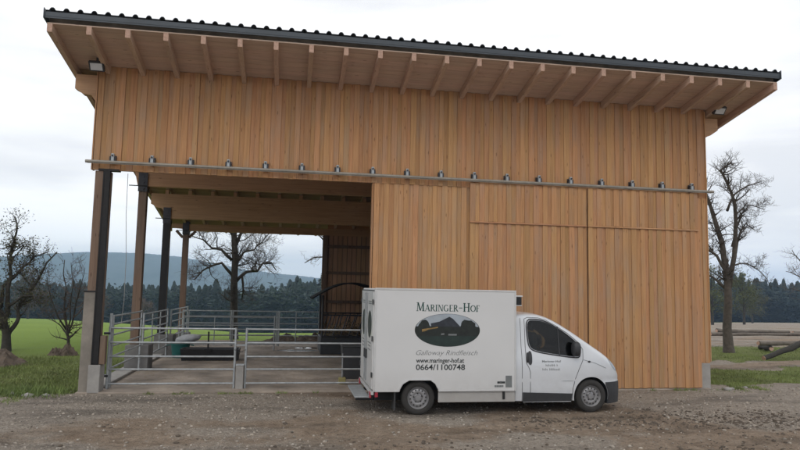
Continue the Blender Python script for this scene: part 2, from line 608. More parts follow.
def ground_material():
    m, nt, b = new_mat('yard_and_meadow')
    L = nt.links.new
    at = N(nt, 'ShaderNodeAttribute', attribute_name='cover')
    sp = N(nt, 'ShaderNodeSeparateColor')
    L(at.outputs['Color'], sp.inputs[0])
    t = N(nt, 'ShaderNodeTexCoord')
    P = t.outputs['Object']
    # gravel
    v1 = N(nt, 'ShaderNodeTexVoronoi', i_Scale=26.0)
    L(P, v1.inputs['Vector'])
    vr = ramp(nt, [(0.0, (0.27, 0.228, 0.185)), (0.35, (0.365, 0.315, 0.262)), (0.8, (0.415, 0.36, 0.30)), (1.0, (0.47, 0.42, 0.36))])
    L(v1.outputs['Color'], vr.inputs['Fac'])
    # mud
    n1 = N(nt, 'ShaderNodeTexNoise', i_Scale=2.2, i_Detail=9.0, i_Roughness=0.68)
    L(P, n1.inputs['Vector'])
    mr = ramp(nt, [(0.28, (0.205, 0.150, 0.105)), (0.5, (0.320, 0.245, 0.180)), (0.72, (0.40, 0.32, 0.245))])
    L(n1.outputs['Fac'], mr.inputs['Fac'])
    n2 = N(nt, 'ShaderNodeTexNoise', i_Scale=5.0, i_Detail=8.0, i_Roughness=0.7)
    L(P, n2.inputs['Vector'])
    a1 = N(nt, 'ShaderNodeMath', operation='ADD')
    L(sp.outputs[1], a1.inputs[0])
    L(n2.outputs['Fac'], a1.inputs[1])
    f1 = N(nt, 'ShaderNodeMapRange', i_1=0.72, i_2=1.18, i_3=0.0, i_4=0.92)
    L(a1.outputs[0], f1.inputs[0])
    mxg = N(nt, 'ShaderNodeMix', data_type='RGBA')
    L(f1.outputs[0], mxg.inputs['Factor'])
    L(mr.outputs['Color'], mxg.inputs['A'])
    L(vr.outputs['Color'], mxg.inputs['B'])
    # damp dark patches
    n5 = N(nt, 'ShaderNodeTexNoise', i_Scale=0.55, i_Detail=6.0, i_Roughness=0.6)
    mpd = N(nt, 'ShaderNodeMapping')
    mpd.inputs['Scale'].default_value = (0.6, 1.7, 1)
    L(P, mpd.inputs['Vector'])
    L(mpd.outputs[0], n5.inputs['Vector'])
    fd = N(nt, 'ShaderNodeMapRange', i_1=0.50, i_2=0.66, i_3=1.0, i_4=0.56)
    L(n5.outputs['Fac'], fd.inputs[0])
    n7 = N(nt, 'ShaderNodeTexNoise', i_Scale=9.0, i_Detail=8.0, i_Roughness=0.8)
    L(P, n7.inputs['Vector'])
    f7 = N(nt, 'ShaderNodeMapRange', i_1=0.38, i_2=0.62, i_3=0.74, i_4=1.16)
    L(n7.outputs['Fac'], f7.inputs[0])
    m7 = N(nt, 'ShaderNodeMath', operation='MULTIPLY')
    L(f7.outputs[0], m7.inputs[0])
    L(fd.outputs[0], m7.inputs[1])
    md = N(nt, 'ShaderNodeVectorMath', operation='SCALE')
    L(mxg.outputs['Result'], md.inputs[0])
    L(m7.outputs[0], md.inputs['Scale'])
    # grass
    n3 = N(nt, 'ShaderNodeTexNoise', i_Scale=1.6, i_Detail=8.0, i_Roughness=0.7)
    L(P, n3.inputs['Vector'])
    gr = ramp(nt, [(0.3, (0.145, 0.135, 0.060)), (0.5, (0.165, 0.195, 0.058)), (0.72, (0.205, 0.235, 0.075))])
    L(n3.outputs['Fac'], gr.inputs['Fac'])
    n4 = N(nt, 'ShaderNodeTexNoise', i_Scale=0.06, i_Detail=4.0)
    L(P, n4.inputs['Vector'])
    fr = ramp(nt, [(0.3, (0.175, 0.260, 0.045)), (0.7, (0.225, 0.315, 0.058))])
    L(n4.outputs['Fac'], fr.inputs['Fac'])
    mf = N(nt, 'ShaderNodeMix', data_type='RGBA')
    L(sp.outputs[2], mf.inputs['Factor'])
    L(gr.outputs['Color'], mf.inputs['A'])
    L(fr.outputs['Color'], mf.inputs['B'])
    n6 = N(nt, 'ShaderNodeTexNoise', i_Scale=3.0, i_Detail=8.0, i_Roughness=0.75)
    L(P, n6.inputs['Vector'])
    a2 = N(nt, 'ShaderNodeMath', operation='ADD')
    L(sp.outputs[0], a2.inputs[0])
    L(n6.outputs['Fac'], a2.inputs[1])
    f2 = N(nt, 'ShaderNodeMapRange', i_1=0.86, i_2=1.08)
    L(a2.outputs[0], f2.inputs[0])
    mx = N(nt, 'ShaderNodeMix', data_type='RGBA')
    L(f2.outputs[0], mx.inputs['Factor'])
    L(md.outputs[0], mx.inputs['A'])
    L(mf.outputs['Result'], mx.inputs['B'])
    L(mx.outputs['Result'], b.inputs['Base Color'])
    b.inputs['Roughness'].default_value = 0.92
    b.inputs['Specular IOR Level'].default_value = 0.2
    hb = N(nt, 'ShaderNodeTexNoise', i_Scale=22.0, i_Detail=9.0, i_Roughness=0.75)
    L(P, hb.inputs['Vector'])
    ad = N(nt, 'ShaderNodeMath', operation='ADD')
    L(hb.outputs['Fac'], ad.inputs[0])
    vi = N(nt, 'ShaderNodeMath', operation='MULTIPLY', i_1=-0.8)
    L(v1.outputs['Distance'], vi.inputs[0])
    L(vi.outputs[0], ad.inputs[1])
    hb2 = N(nt, 'ShaderNodeTexNoise', i_Scale=4.5, i_Detail=7.0, i_Roughness=0.7)
    L(P, hb2.inputs['Vector'])
    ad2 = N(nt, 'ShaderNodeMath', operation='MULTIPLY_ADD', i_1=2.6)
    L(hb2.outputs['Fac'], ad2.inputs[0])
    L(ad.outputs[0], ad2.inputs[2])
    bp = N(nt, 'ShaderNodeBump', i_Strength=1.0, i_Distance=0.05)
    L(ad2.outputs[0], bp.inputs['Height'])
    L(bp.outputs['Normal'], b.inputs['Normal'])
    return m


gme = big_mesh('ground', gv.reshape(-1, 3), gf, 4, ground_material(), smooth=True)
ca = gme.color_attributes.new('cover', 'FLOAT_COLOR', 'POINT')
ca.data.foreach_set('color', gm.reshape(-1))
ground = tag(link('ground', gme), kind='structure')

# ------------------------------------------------------------------ hills
def hill(name, Y, prof, zbase, thick, mat, seed):
    xs = [p[0] for p in prof]
    X = np.arange(xs[0], xs[-1], 12.0)
    top = np.interp(X, xs, [p[1] for p in prof])
    rows = 26
    vs = np.zeros((rows, len(X), 3))
    for r in range(rows):
        t = r / (rows - 1)
        for i, x in enumerate(X):
            nz = fbm(x + seed * 100, r * 35.0, 0.004, 4)
            e = math.sin(min(1, t * 1.25) * math.pi / 2)
            vs[r, i] = (x, Y - thick * (1 - t) + 60 * nz, zbase + (top[i] - zbase) * e + (6.0 * nz + random.uniform(0, 4.5)) * min(1, t * 3))
    ii = np.arange(rows * len(X)).reshape(rows, len(X))
    f = np.stack([ii[:-1, :-1], ii[:-1, 1:], ii[1:, 1:], ii[1:, :-1]], -1).reshape(-1)
    return tag(link(name, big_mesh(name, vs.reshape(-1, 3), f, 4, mat)), kind='structure')


M['hillwood'] = plain('distant_wooded_hill', (0.030, 0.036, 0.032), 0.95, var=0.55, scale=0.012)
hill('hills', 3000, [(-2600, 20), (-1532, 52), (-1226, 84), (-1148, 90), (-988, 106), (-826, 119), (-617, 122), (-445, 110), (-335, 90),
                     (-180, 62), (0, 48), (184, 30), (610, 6), (1200, -10)], -28, 900, M['hillwood'], 1)
hill('hills', 2200, [(500, -10), (1118, 18), (1521, 26), (1775, 38), (2082, 48), (2500, 52), (3200, 50)], -28, 600, M['hillwood'], 2)

# ------------------------------------------------------------------ barn
FY = 15.26                      # face of the recessed boards
BX0, BX1 = -4.48, 10.78
RF, RB = 13.66, 28.4            # roof front and back edge
VX0, VX1 = -5.10, 11.74         # verges
SL = 0.197


def zs(y):                      # underside of the roof boards
    return 7.36 - SL * (y - FY)


barn = thing('timber_barn', (3.15, 21.0, 0), 'tall open fronted timber barn with pent roof and vertical board cladding', 'barn')
barn_b = wloc(barn)

# roof: deck boards, rafters, sheet metal, fascia
nrm = Vector((0, SL, 1)).normalized()
deck_pitch = 0.196
ndeck = int((RB - RF) / deck_pitch)
for k in range(ndeck):
    y0 = RF + 0.04 + k * deck_pitch
    y1 = y0 + deck_pitch - 0.008
    mb = MB()
    vs = []
    for (yy) in (y0, y1):
        for xx in (VX0 + 0.02, VX1 - 0.02):
            vs.append((xx, yy, zs(yy)))
            vs.append((xx, yy, zs(yy) + 0.024))
    mb.add(vs, [(0, 4, 6, 2), (1, 3, 7, 5), (0, 2, 3, 1), (4, 5, 7, 6), (0, 1, 5, 4), (2, 6, 7, 3)])
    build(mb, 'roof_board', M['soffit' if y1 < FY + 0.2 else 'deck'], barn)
RAFT = [-5.03 + 0.759 * k for k in range(23)]
for k, x in enumerate(RAFT):
    w = 0.05
    if k == 0:
        x = VX0 + 0.075
    if k == 22:
        x = VX1 - 0.075
    mb = MB()
    yb = RB - 0.15
    yf = RF + 0.03
    h = 0.175
    poly = [(yf, zs(yf) - 0.002), (yb, zs(yb) - 0.002), (yb, zs(yb) - h), (yf, zs(yf) - h)]
    mb.prism(poly, 'yz', x - w, x + w)
    mb.mi = [0] * len(mb.mi)
    mb.mi[5] = 1
    build(mb, 'rafter', [M['wood_y'], M['endgrain']], barn, fixn=True)
# corrugated sheet
prof = []
rp = 0.2675
nr = int(round((VX1 - VX0) / rp))
rp = (VX1 - VX0) / nr
for k in range(nr):
    x0 = VX0 + k * rp
    prof += [(x0, 0.0), (x0 + rp * 0.5 - 0.062, 0.0), (x0 + rp * 0.5 - 0.045, 0.035), (x0 + rp * 0.5 - 0.02, 0.058), (x0 + rp * 0.5 + 0.02, 0.058), (x0 + rp * 0.5 + 0.045, 0.035), (x0 + rp * 0.5 + 0.062, 0.0)]
prof.append((VX1, 0.0))
mb = MB()
vs = []
for yy in (RF - 0.05, RB):
    for th in (0, 0.012):
        for (x, h) in prof:
            vs.append((x, yy, zs(yy) + 0.225 + h + th))
n = len(prof)
fs = []
for k in range(n - 1):
    fs += [(k, k + 1, 2 * n + k + 1, 2 * n + k), (n + k, 3 * n + k, 3 * n + k + 1, n + k + 1), (k, n + k, n + k + 1, k + 1), (2 * n + k, 2 * n + k + 1, 3 * n + k + 1, 3 * n + k)]
mb.add(vs, fs)
roof = build(mb, 'roof', M['roofmetal'], barn, fixn=True)
mb = MB()
mb.box((VX0 - 0.01, RF - 0.03, zs(RF) + 0.085), (VX1 + 0.01, RF - 0.012, zs(RF) + 0.215))
mb.box((VX0 - 0.01, RF - 0.036, zs(RF) + 0.120), (VX1 + 0.01, RF - 0.031, zs(RF) + 0.214))
build(mb, 'fascia', M['roofmetal'], roof)
for xa, xb in ((VX0 - 0.03, VX0 - 0.012), (VX1 + 0.012, VX1 + 0.03)):
    mb = MB()
    mb.prism([(RF - 0.06, zs(RF) + 0.075), (RF - 0.06, zs(RF) + 0.285), (RB, zs(RB) + 0.285), (RB, zs(RB) + 0.075)], 'yz', xa, xb)
    build(mb, 'verge_flashing', M['roofmetal'], roof, fixn=True)
mb = MB()   # counter battens fill the void above the boards
vsl = []
for yy in (RF + 0.16, RB - 0.05):
    for xx in (VX0 + 0.02, VX1 - 0.02):
        vsl.append((xx, yy, zs(yy) + 0.03))
        vsl.append((xx, yy, zs(yy) + 0.22))
mb.add(vsl, [(0, 4, 6, 2), (1, 3, 7, 5), (0, 2, 3, 1), (4, 5, 7, 6), (0, 1, 5, 4), (2, 6, 7, 3)])
build(mb, 'roof_insulation', M['weathered'], barn, fixn=True)

# purlins with stepped cantilever ends
ROWS = [(15.42, 6.45, 5.0), (19.2, 5.18, 5.5), (23.0, 4.64, 5.1), (27.1, 4.57, 4.6)]


def purlin(y, zb, w=0.20, left=-4.99, right=11.24, drop=0.0):
    zt = zs(y) - 0.18 - drop
    d = zt - zb
    P = [(left, zt), (left, zt - 0.36 * min(1, d / 0.75)), (left + 0.08, zt - 0.40 * min(1, d / .75)), (left + 0.17, zt - 0.48 * min(1, d / .75)), (left + 0.36, zt - 0.50 * min(1, d / .75)),
         (left + 0.50, zt - 0.72 * min(1, d / .75)), (left + 0.62, zb)]
    Q = [(right - 0.62, zb), (right - 0.48, zt - 0.60 * min(1, d / .75)), (right - 0.22, zt - 0.50 * min(1, d / .75)), (right, zt - 0.34 * min(1, d / .75)), (right, zt)]
    mb = MB()
    mb.prism(P + Q, 'xz', y - w / 2, y + w / 2)
    return build(mb, 'purlin', M['glulam'], barn, fixn=True)


for (y, zb, _) in ROWS:
    dr = {23.0: 0.16, 27.1: 0.0}.get(y, 0.0)
    pu = purlin(y, zb, left=-4.78 if y > 20 else -4.99, drop=dr)
    if dr:
        for x in RAFT[1:-1]:
            mb = MB()
            mb.box((x - 0.06, y - 0.09, zs(y) - 0.18 - dr), (x + 0.06, y + 0.09, zs(y) - 0.195))
            build(mb, 'packer', M['glulam'], pu)

# posts on the open left side
def post(y, ztop, front=False, basew=0.62, baseh=0.72, mat='post', bracket=True):
    mb = MB()
    x0, x1 = -4.335, -4.115
    if front:
        mb.bevbox((-4.41, FY - 0.02, 0.66), (-4.10, FY + 0.24, ztop), 0.008)
    else:
        mb.bevbox((x0, y - 0.11, baseh), (x1, y + 0.11, ztop), 0.008)
    p = build(mb, 'post', M[mat], barn)
    b = MB()
    if front:
        # tall pale casing and foot
        b.bevbox((-4.46, FY - 0.06, 0.0), (-4.215, FY + 0.26, 2.22), 0.012)
        b2 = MB()
        b2.bevbox((-4.27, FY - 0.10, 0.0), (-4.02, FY + 0.28, 0.62), 0.015)
        build(b2, 'concrete_foot', M['concrete'], p)
    else:
        b.bevbox((x0 - 0.06, y - 0.35, -0.02), (x0 - 0.06 + basew, y + 0.30, baseh), 0.02)
    build(b, 'pedestal', M['weathered' if front else 'concrete_dark'], p)
    if front:
        b = MB()
        b.box((-4.205, FY - 0.085, 0.63), (-4.075, FY - 0.022, ztop))
        b.box((-4.22, FY - 0.095, 0.63), (-4.195, FY - 0.021, ztop - 0.01))
        build(b, 'steel_channel', M['steel_black'], p)
        b = MB()
        b.bevbox((-4.07, FY - 0.06, 0.63), (-3.95, FY + 0.10, 1.25), 0.006)
        build(b, 'kick_board', M['post'], p)
        b = MB()
        b.box((-4.47, FY - 0.072, 2.20), (-4.16, FY + 0.27, 2.235))
        build(b, 'strap', M['steel_black'], p)
        b = MB()
        b.box((-4.34, FY - 0.05, ztop), (-3.90, FY + 0.12, ztop + 0.045))
        build(b, 'bearing_plate', M['steel_black'], p)
    elif bracket:
        b = MB()
        b.box((x0 - 0.015, y - 0.145, ztop - 0.18), (x1 + 0.015, y - 0.131, ztop + 0.36))
        b.box((x0 - 0.015, y + 0.131, ztop - 0.18), (x1 + 0.015, y + 0.145, ztop + 0.36))
        for dz in (-0.1, 0.08, 0.25):
            b.lathe([(0.0, -0.165), (0.028, -0.165), (0.028, -0.14)], (x0 + 0.13, y, ztop + dz), n=8)
        build(b, 'steel_bracket', M['bracket'], p)
        b = MB()
        b.tube([(x0 - 0.26, y - 0.15, ztop - 0.02), (x1, y - 0.15, ztop - 0.02)], 0.014, 6)
        build(b, 'tie_rod', M['steel_black'], p)
    return p


post(FY, 4.93, front=True)
post(19.2, 5.18 + 0.02)
post(23.0, 4.64 + 0.02, mat='post')
post(27.1, 4.57 + 0.02, basew=0.5, baseh=0.5)
# steel liner on third post reads black in the photograph
mb = MB()
mb.box((-4.34, 22.87, 0.72), (-4.11, 22.889, 4.6))
build(mb, 'steel_liner', M['steel_black'], barn)
for s in (-1, 1):
    mb = MB()
    mb.tube([(-4.23 + s * 0.12, 27.1, 4.30), (-4.23 + s * 0.38, 27.1, 4.575)], 0.055, 6)
    build(mb, 'knee_brace', M['post'], barn)

# board cladding: recessed boards with proud cover boards
PITCH = 0.235


def board_mesh(w, h, t):
    mb = MB()
    c = 0.004
    mb.add([(-w / 2, 0, 0), (-w / 2, -t + c, 0), (-w / 2 + c, -t, 0), (w / 2 - c, -t, 0), (w / 2, -t + c, 0), (w / 2, 0, 0),
            (-w / 2, 0, h), (-w / 2, -t + c, h), (-w / 2 + c, -t, h), (w / 2 - c, -t, h), (w / 2, -t + c, h), (w / 2, 0, h)],
           [(0, 1, 7, 6), (1, 2, 8, 7), (2, 3, 9, 8), (3, 4, 10, 9), (4, 5, 11, 10), (5, 0, 6, 11), (0, 5, 4, 3, 2, 1), (6, 7, 8, 9, 10, 11)])
    return mb.mesh('board', M['wood_z'], fixn=True)


def clad(parent, x0, x1, z0, z1, yface, rnd, pitch=PITCH, t=0.019, first_proud=True):
    """alternate recessed and proud boards between x0 and x1; each one an object"""
    n = max(1, int(round((x1 - x0) / pitch)))
    p = (x1 - x0) / n
    rec = board_mesh(p * 0.56, z1 - z0, 0.020)
    pro = board_mesh(p * 0.56, z1 - z0, t)
    base = wloc(parent)
    for k in range(n):
        for kind in (0, 1):
            xc = x0 + p * (k + (0.31 if kind else 0.81))
            jx = rnd.uniform(-0.012, 0.012)
            if kind:
                y = yface
            else:
                y = yface + 0.0215
            o = link('board', pro if kind else rec, parent)
            o.location = Vector((xc + jx * (0.6 if 0 < k < n - 1 else 0), y + rnd.uniform(-0.0015, 0.0015), z0 + rnd.uniform(-0.004, 0.004))) - base
            o.scale = (rnd.uniform(0.86, 1.14) if (kind and 0 < k < n - 1) else 1.0, 1, 1)
            o.rotation_euler = (0, rnd.uniform(-0.0006, 0.0006), 0)


rb = random.Random(3)
mb = MB()
mb.box((BX0 + 0.02, FY + 0.022, 4.97), (BX1 - 0.02, FY + 0.055, 7.345))  # unseen solid sheet added behind the boards to stop light leaking through
upper = build(mb, 'front_wall', M['wood_x'], barn)
clad(upper, BX0, BX1, 4.95, 7.352, FY, rb)
# corner trim boards
for (xa, xb) in ((BX0 - 0.028, BX0 - 0.003), (BX1 + 0.003, BX1 + 0.028)):
    mb = MB()
    mb.box((xa, FY - 0.03, 4.95 if xa < 0 else 0.70), (xb, FY + 0.17, 7.3))
    build(mb, 'corner_board', M['wood_z'], barn)
# fixed panel between the opening and the first door
mb = MB()
mb.box((1.94, FY + 0.022, 0.02), (4.32, FY + 0.055, 4.96))
panel = build(mb, 'fixed_panel', M['wood_x'], barn)
clad(panel, 1.92, 4.34, 0.05, 4.945, FY + 0.004, rb)
mb = MB()   # reveal of the opening edge
mb.box((1.885, FY - 0.02, 0.04), (1.912, FY + 0.17, 4.94))
build(mb, 'reveal_board', M['wood_z'], barn)


def sliding_door(x0, x1, yf):
    mb = MB()
    mb.box((x0 + 0.015, yf + 0.0225, 0.06), (x1 - 0.015, yf + 0.055, 5.03))
    d = build(mb, 'sliding_door', M['wood_x'], barn)
    clad(d, x0, x1, 0.05, 4.06, yf, rb)
    clad(d, x0, x1, 4.10, 5.06, yf - 0.004, rb)
    m2 = MB()
    m2.prism([(yf - 0.045, 4.064), (yf - 0.045, 4.084), (yf - 0.03, 4.097), (yf + 0.02, 4.097), (yf + 0.02, 4.064)], 'yz', x0, x1)
    build(m2, 'drip_strip', M['wood_x'], d, fixn=True)
    return d


DY = FY - 0.075
sliding_door(4.30, 7.355, DY)
sliding_door(7.395, 10.47, DY - 0.012)
# corner post cladding at the right and its concrete foot
mb = MB()
mb.box((10.50, FY - 0.01, 0.66), (10.775, FY + 0.05, 4.945))
cp = build(mb, 'corner_panel', M['wood_z'], barn)
clad(cp, 10.49, 10.78, 0.68, 4.945, FY - 0.012, rb, pitch=0.15)
mb = MB()
mb.bevbox((10.50, FY - 0.03, -0.05), (10.77, FY + 0.25, 0.66), 0.012)
build(mb, 'corner_pedestal', M['concrete'], barn)

# door track with its 18 roller brackets
mb = MB()
mb.tube([(-4.60, FY - 0.135, 5.115), (10.92, FY - 0.135, 5.115)], 0.036, 10)
mb.box((-4.56, FY - 0.150, 5.075), (10.86, FY - 0.118, 5.10))
track = build(mb, 'door_track', M['galv_dull'], barn, smooth=True, angle=40)
mb = MB()
mb.bevbox((-0.07, -0.012, 0.0), (0.07, 0.004, 0.15), 0.004)
mb.bevbox((-0.066, -0.09, 0.0), (-0.042, -0.010, 0.12), 0.004)
mb.bevbox((0.042, -0.09, 0.0), (0.066, -0.010, 0.12), 0.004)
mb.bevbox((-0.034, -0.10, -0.03), (0.034, -0.013, 0.19), 0.012, 1)
mb.lathe([(0, -0.13), (0.02, -0.13), (0.02, -0.10)], (0, 0, 0.14), n=8)
brm = mb.mesh('track_bracket', [M['bracket'], M['galv']])
for k in range(18):
    o = link('track_bracket', brm, track)
    o.location = Vector((-4.04 + 0.8445 * k, FY - 0.032, 5.13)) - barn_b
mb = MB()
mb.box((BX0 + 0.01, FY + 0.0565, 4.965), (BX1 - 0.01, FY + 0.16, 5.20))
build(mb, 'lintel', M['glulam'], barn)

# back and right walls
mb = MB()
mb.box((1.36, 27.06, 0.0), (BX1 - 0.05, 27.10, 4.85))
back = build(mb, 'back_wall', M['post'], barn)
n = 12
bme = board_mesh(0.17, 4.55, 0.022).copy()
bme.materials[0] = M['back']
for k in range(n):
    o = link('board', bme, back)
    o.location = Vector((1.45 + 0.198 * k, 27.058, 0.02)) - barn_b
for z in (1.75, 2.95, 4.05):
    mb = MB()
    mb.box((1.36, 26.93, z), (BX1 - 0.1, 27.034, z + 0.12))
    build(mb, 'wall_rail', M['post'], back)
mb = MB()
mb.box((1.30, 26.90, 0.0), (1.50, 27.12, 4.56))
build(mb, 'back_post', M['post'], barn)
mb = MB()
mb.prism([(FY + 0.06, 0.0), (27.15, 0.0), (27.15, zs(27.15) - 0.02), (FY + 0.06, zs(FY + .06) - 0.02)], 'yz', BX1 - 0.045, BX1 - 0.005)
build(mb, 'right_wall', M['wood_z'], barn, fixn=True)
mb = MB()
mb.box((1.5, 27.02, 4.84), (BX1 - 0.06, 27.055, zs(27.05) - 0.01))
build(mb, 'back_infill', M['wood_x'], barn)

# concrete floor slab of the barn
mb = MB()
mb.bevbox((-4.5, 15.16, -0.10), (10.7, 27.3, 0.035), 0.012)
mb.v = [(x, y, z) for x, y, z in mb.v]
slabm = plain('dirty_concrete_floor', (0.30, 0.25, 0.205), 0.9, var=0.5, scale=0.9, bump=0.4, bscale=20)
slab = build(mb, 'floor_slab', slabm, barn)
mb = MB()
mb.bevbox((-4.48, 15.75, 0.036), (-4.05, 27.2, 0.10), 0.015)
build(mb, 'floor_kerb', M['concrete'], barn)

# ------------------------------------------------------------------ floodlights under the eaves
def floodlight(x, y, z, label):
    t = thing('floodlight', (x, y, z), label, 'floodlight', 'floodlights under the roof overhang')
    a = math.radians(40)
    ca_, sa_ = math.cos(a), math.sin(a)

    def tilt(mb):
        mb.v = [(px, y + (py - y) * ca_ - (pz - z) * sa_, z + (pz - z) * ca_ + (py - y) * sa_) for px, py, pz in mb.v]
        return mb
    mb = MB()
    mb.bevbox((x - 0.16, y - 0.045, z - 0.115), (x + 0.16, y + 0.045, z + 0.115), 0.015)
    build(tilt(mb), 'housing', M['blackplastic'], t, fixn=True)
    mb = MB()
    mb.box((x - 0.125, y - 0.051, z - 0.08), (x + 0.125, y - 0.0455, z + 0.08))
    build(tilt(mb), 'lamp_glass', M['lampglass'], t, fixn=True)
    mb = MB()
    mb.box((x - 0.02, y + 0.0, z + 0.02), (x + 0.02, y + 0.04, zs(y) - 0.002))
    build(mb, 'mounting_arm', M['blackplastic'], t)
    return t


floodlight(-4.43, 14.90, 7.235, 'small black floodlight under the left corner of the barn roof')
floodlight(11.02, 14.93, 7.27, 'small black floodlight under the right corner of the barn roof')

# ------------------------------------------------------------------ gates and fence panels
def tube_panel(name, p0, p1, zr, label, cat, group, r=0.022, posts=(0, 1), topz=None, upr=(), ztop_posts=None, rp=0.028, mat='galv'):
    p0, p1 = Vector((p0[0], p0[1], 0)), Vector((p1[0], p1[1], 0))
    zb = min(ground_z(p0.x, p0.y), 0) if name != 'cattle_gate' else 0
    t = thing(name, ((p0.x + p1.x) / 2, (p0.y + p1.y) / 2, 0.035), label, cat, group)
    for z in zr:
        mb = MB()
        mb.tube([p0 + Vector((0, 0, z)), p1 + Vector((0, 0, z))], r, 8)
        build(mb, 'rail', M[mat], t, smooth=True, angle=50)
    for k in posts:
        p = p0 if k == 0 else p1
        mb = MB()
        mb.tube([p + Vector((0, 0, 0.036)), p + Vector((0, 0, (topz or (max(zr) + 0.03))))], rp, 8)
        build(mb, 'upright', M[mat], t, smooth=True, angle=50)
    for u in upr:
        p = p0.lerp(p1, u)
        mb = MB()
        mb.tube([p + Vector((0, 0, min(zr))), p + Vector((0, 0, max(zr)))], r * 0.9, 8)
        build(mb, 'stay', M[mat], t, smooth=True, angle=50)
    return t


GY = 15.62
GZ = [0.15, 0.47, 0.76, 1.075, 1.395]
G = 'galvanised tube gates and panels of the pen'
g1 = tube_panel('cattle_gate', (-3.98, GY), (-1.20, GY), GZ, 'long galvanised tube gate hung beside the left barn post', 'gate', G, posts=(0, 1))
mb = MB()
mb.tube([(-3.98, GY + 0.06, 0.036), (-3.98, GY + 0.06, 1.72)], 0.034, 8)
build(mb, 'hinge_post', M['galv'], g1, smooth=True, angle=50)
for z in (0.3, 1.25):
    mb = MB()
    mb.box((-4.10, GY - 0.03, z), (-3.96, GY + 0.08, z + 0.05))
    build(mb, 'hinge', M['bracket'], g1)
g2 = tube_panel('cattle_gate', (-0.95, GY), (1.98, GY), GZ, 'galvanised tube gate reaching from the stub post behind the van', 'gate', G, posts=(0, 1))
mb = MB()
mb.tube([(-1.19, GY + 0.0, 1.02), (-0.96, GY + 0.0, 1.02)], 0.02, 6)
build(mb, 'latch_bar', M['galv'], g2)
for k in range(7):
    mb = MB()
    cx_, cz_ = -1.19 + 0.036 * k, 0.92 - 0.05 * math.sin(math.pi * k / 6)
    ring = []
    for q in range(11):
        a = 2 * math.pi * q / 10
        dx, dd = 0.024 * math.cos(a), 0.013 * math.sin(a)
        ring.append((cx_ + dx, GY - 0.035 + (dd if k % 2 else 0), cz_ + (0 if k % 2 else dd)))
    mb.tube(ring, 0.004, 5, caps=False)
    build(mb, 'chain_link', M['bracket'], g2)
sp = thing('stub_post', (-1.06, GY, 0), 'short square grey stub post between the two front gates', 'post')
mb = MB()
mb.bevbox((-1.155, GY - 0.10, -0.02), (-0.985, GY + 0.07, 0.56), 0.012)
build(mb, 'shaft', M['concrete'], sp)
mb = MB()
mb.bevbox((-1.165, GY - 0.11, 0.561), (-0.975, GY + 0.08, 0.59), 0.006)
build(mb, 'cap', M['galv'], sp)

SZ = [0.47, 0.73, 0.97, 1.22, 1.46, 1.65]
tube_panel('fence_panel', (-3.98, 15.85), (-3.98, 18.75), SZ, 'six rail side fence panel between the first and second posts', 'fence', G)
tube_panel('fence_panel', (-3.98, 19.05), (-3.98, 22.65), [0.36, 0.62, 0.87, 1.12, 1.36, 1.56], 'side fence panel between the second and third posts', 'fence', G, upr=(0.33, 0.66))
tube_panel('fence_panel', (-3.98, 23.3), (-3.98, 26.9), [0.36, 0.62, 0.87, 1.12, 1.36, 1.52], 'side fence panel between the third and rearmost posts', 'fence', G, upr=(0.5,))
FZ = [0.2, 0.45, 0.68, 0.92, 1.16, 1.40]
tube_panel('fence_panel', (-4.05, 26.3), (-2.22, 26.3), FZ, 'rear fence panel left of the bare tree trunk', 'fence', G, upr=(0.12,), posts=(0, 1))
tube_panel('fence_panel', (-2.16, 26.35), (-0.42, 26.35), FZ, 'rear fence panel in front of the bare tree trunk', 'fence', G, upr=(0.97,))
tube_panel('fence_panel', (-0.36, 26.3), (1.22, 26.3), FZ, 'rear fence panel beside the dark back wall', 'fence', G, upr=(0.42,))
tube_panel('fence_panel', (-3.7, 24.3), (-0.5, 24.6), [0.25, 0.6, 0.95, 1.28], 'four rail inner hurdle standing behind the black trough', 'fence', G, r=0.019, posts=(0, 1), upr=(0.33,))

# ------------------------------------------------------------------ troughs, sack, feeder, small things in the pen
def open_tub(mb, x0, y0, x1, y1, z0, z1, t=0.04, flare=0.05):
    f = flare
    o = [(x0 + f, y0 + f), (x1 - f, y0 + f), (x1 - f, y1 - f), (x0 + f, y1 - f)]
    p = [(x0, y0), (x1, y0), (x1, y1), (x0, y1)]
    q = [(x0 + t, y0 + t), (x1 - t, y0 + t), (x1 - t, y1 - t), (x0 + t, y1 - t)]
    r = [(x0 + f + t, y0 + f + t), (x1 - f - t, y0 + f + t), (x1 - f - t, y1 - f - t), (x0 + f + t, y1 - f - t)]
    vs = [(*a, z0) for a in o] + [(*a, z1) for a in p] + [(*a, z1) for a in q] + [(*a, z0 + t) for a in r]
    fs = [(3, 2, 1, 0)]
    for a in (0, 4, 8):
        fs += [(a + j, a + (j + 1) % 4, a + 4 + (j + 1) % 4, a + 4 + j) for j in range(4)]
    fs.append((12, 13, 14, 15))
    mb.add(vs, fs)


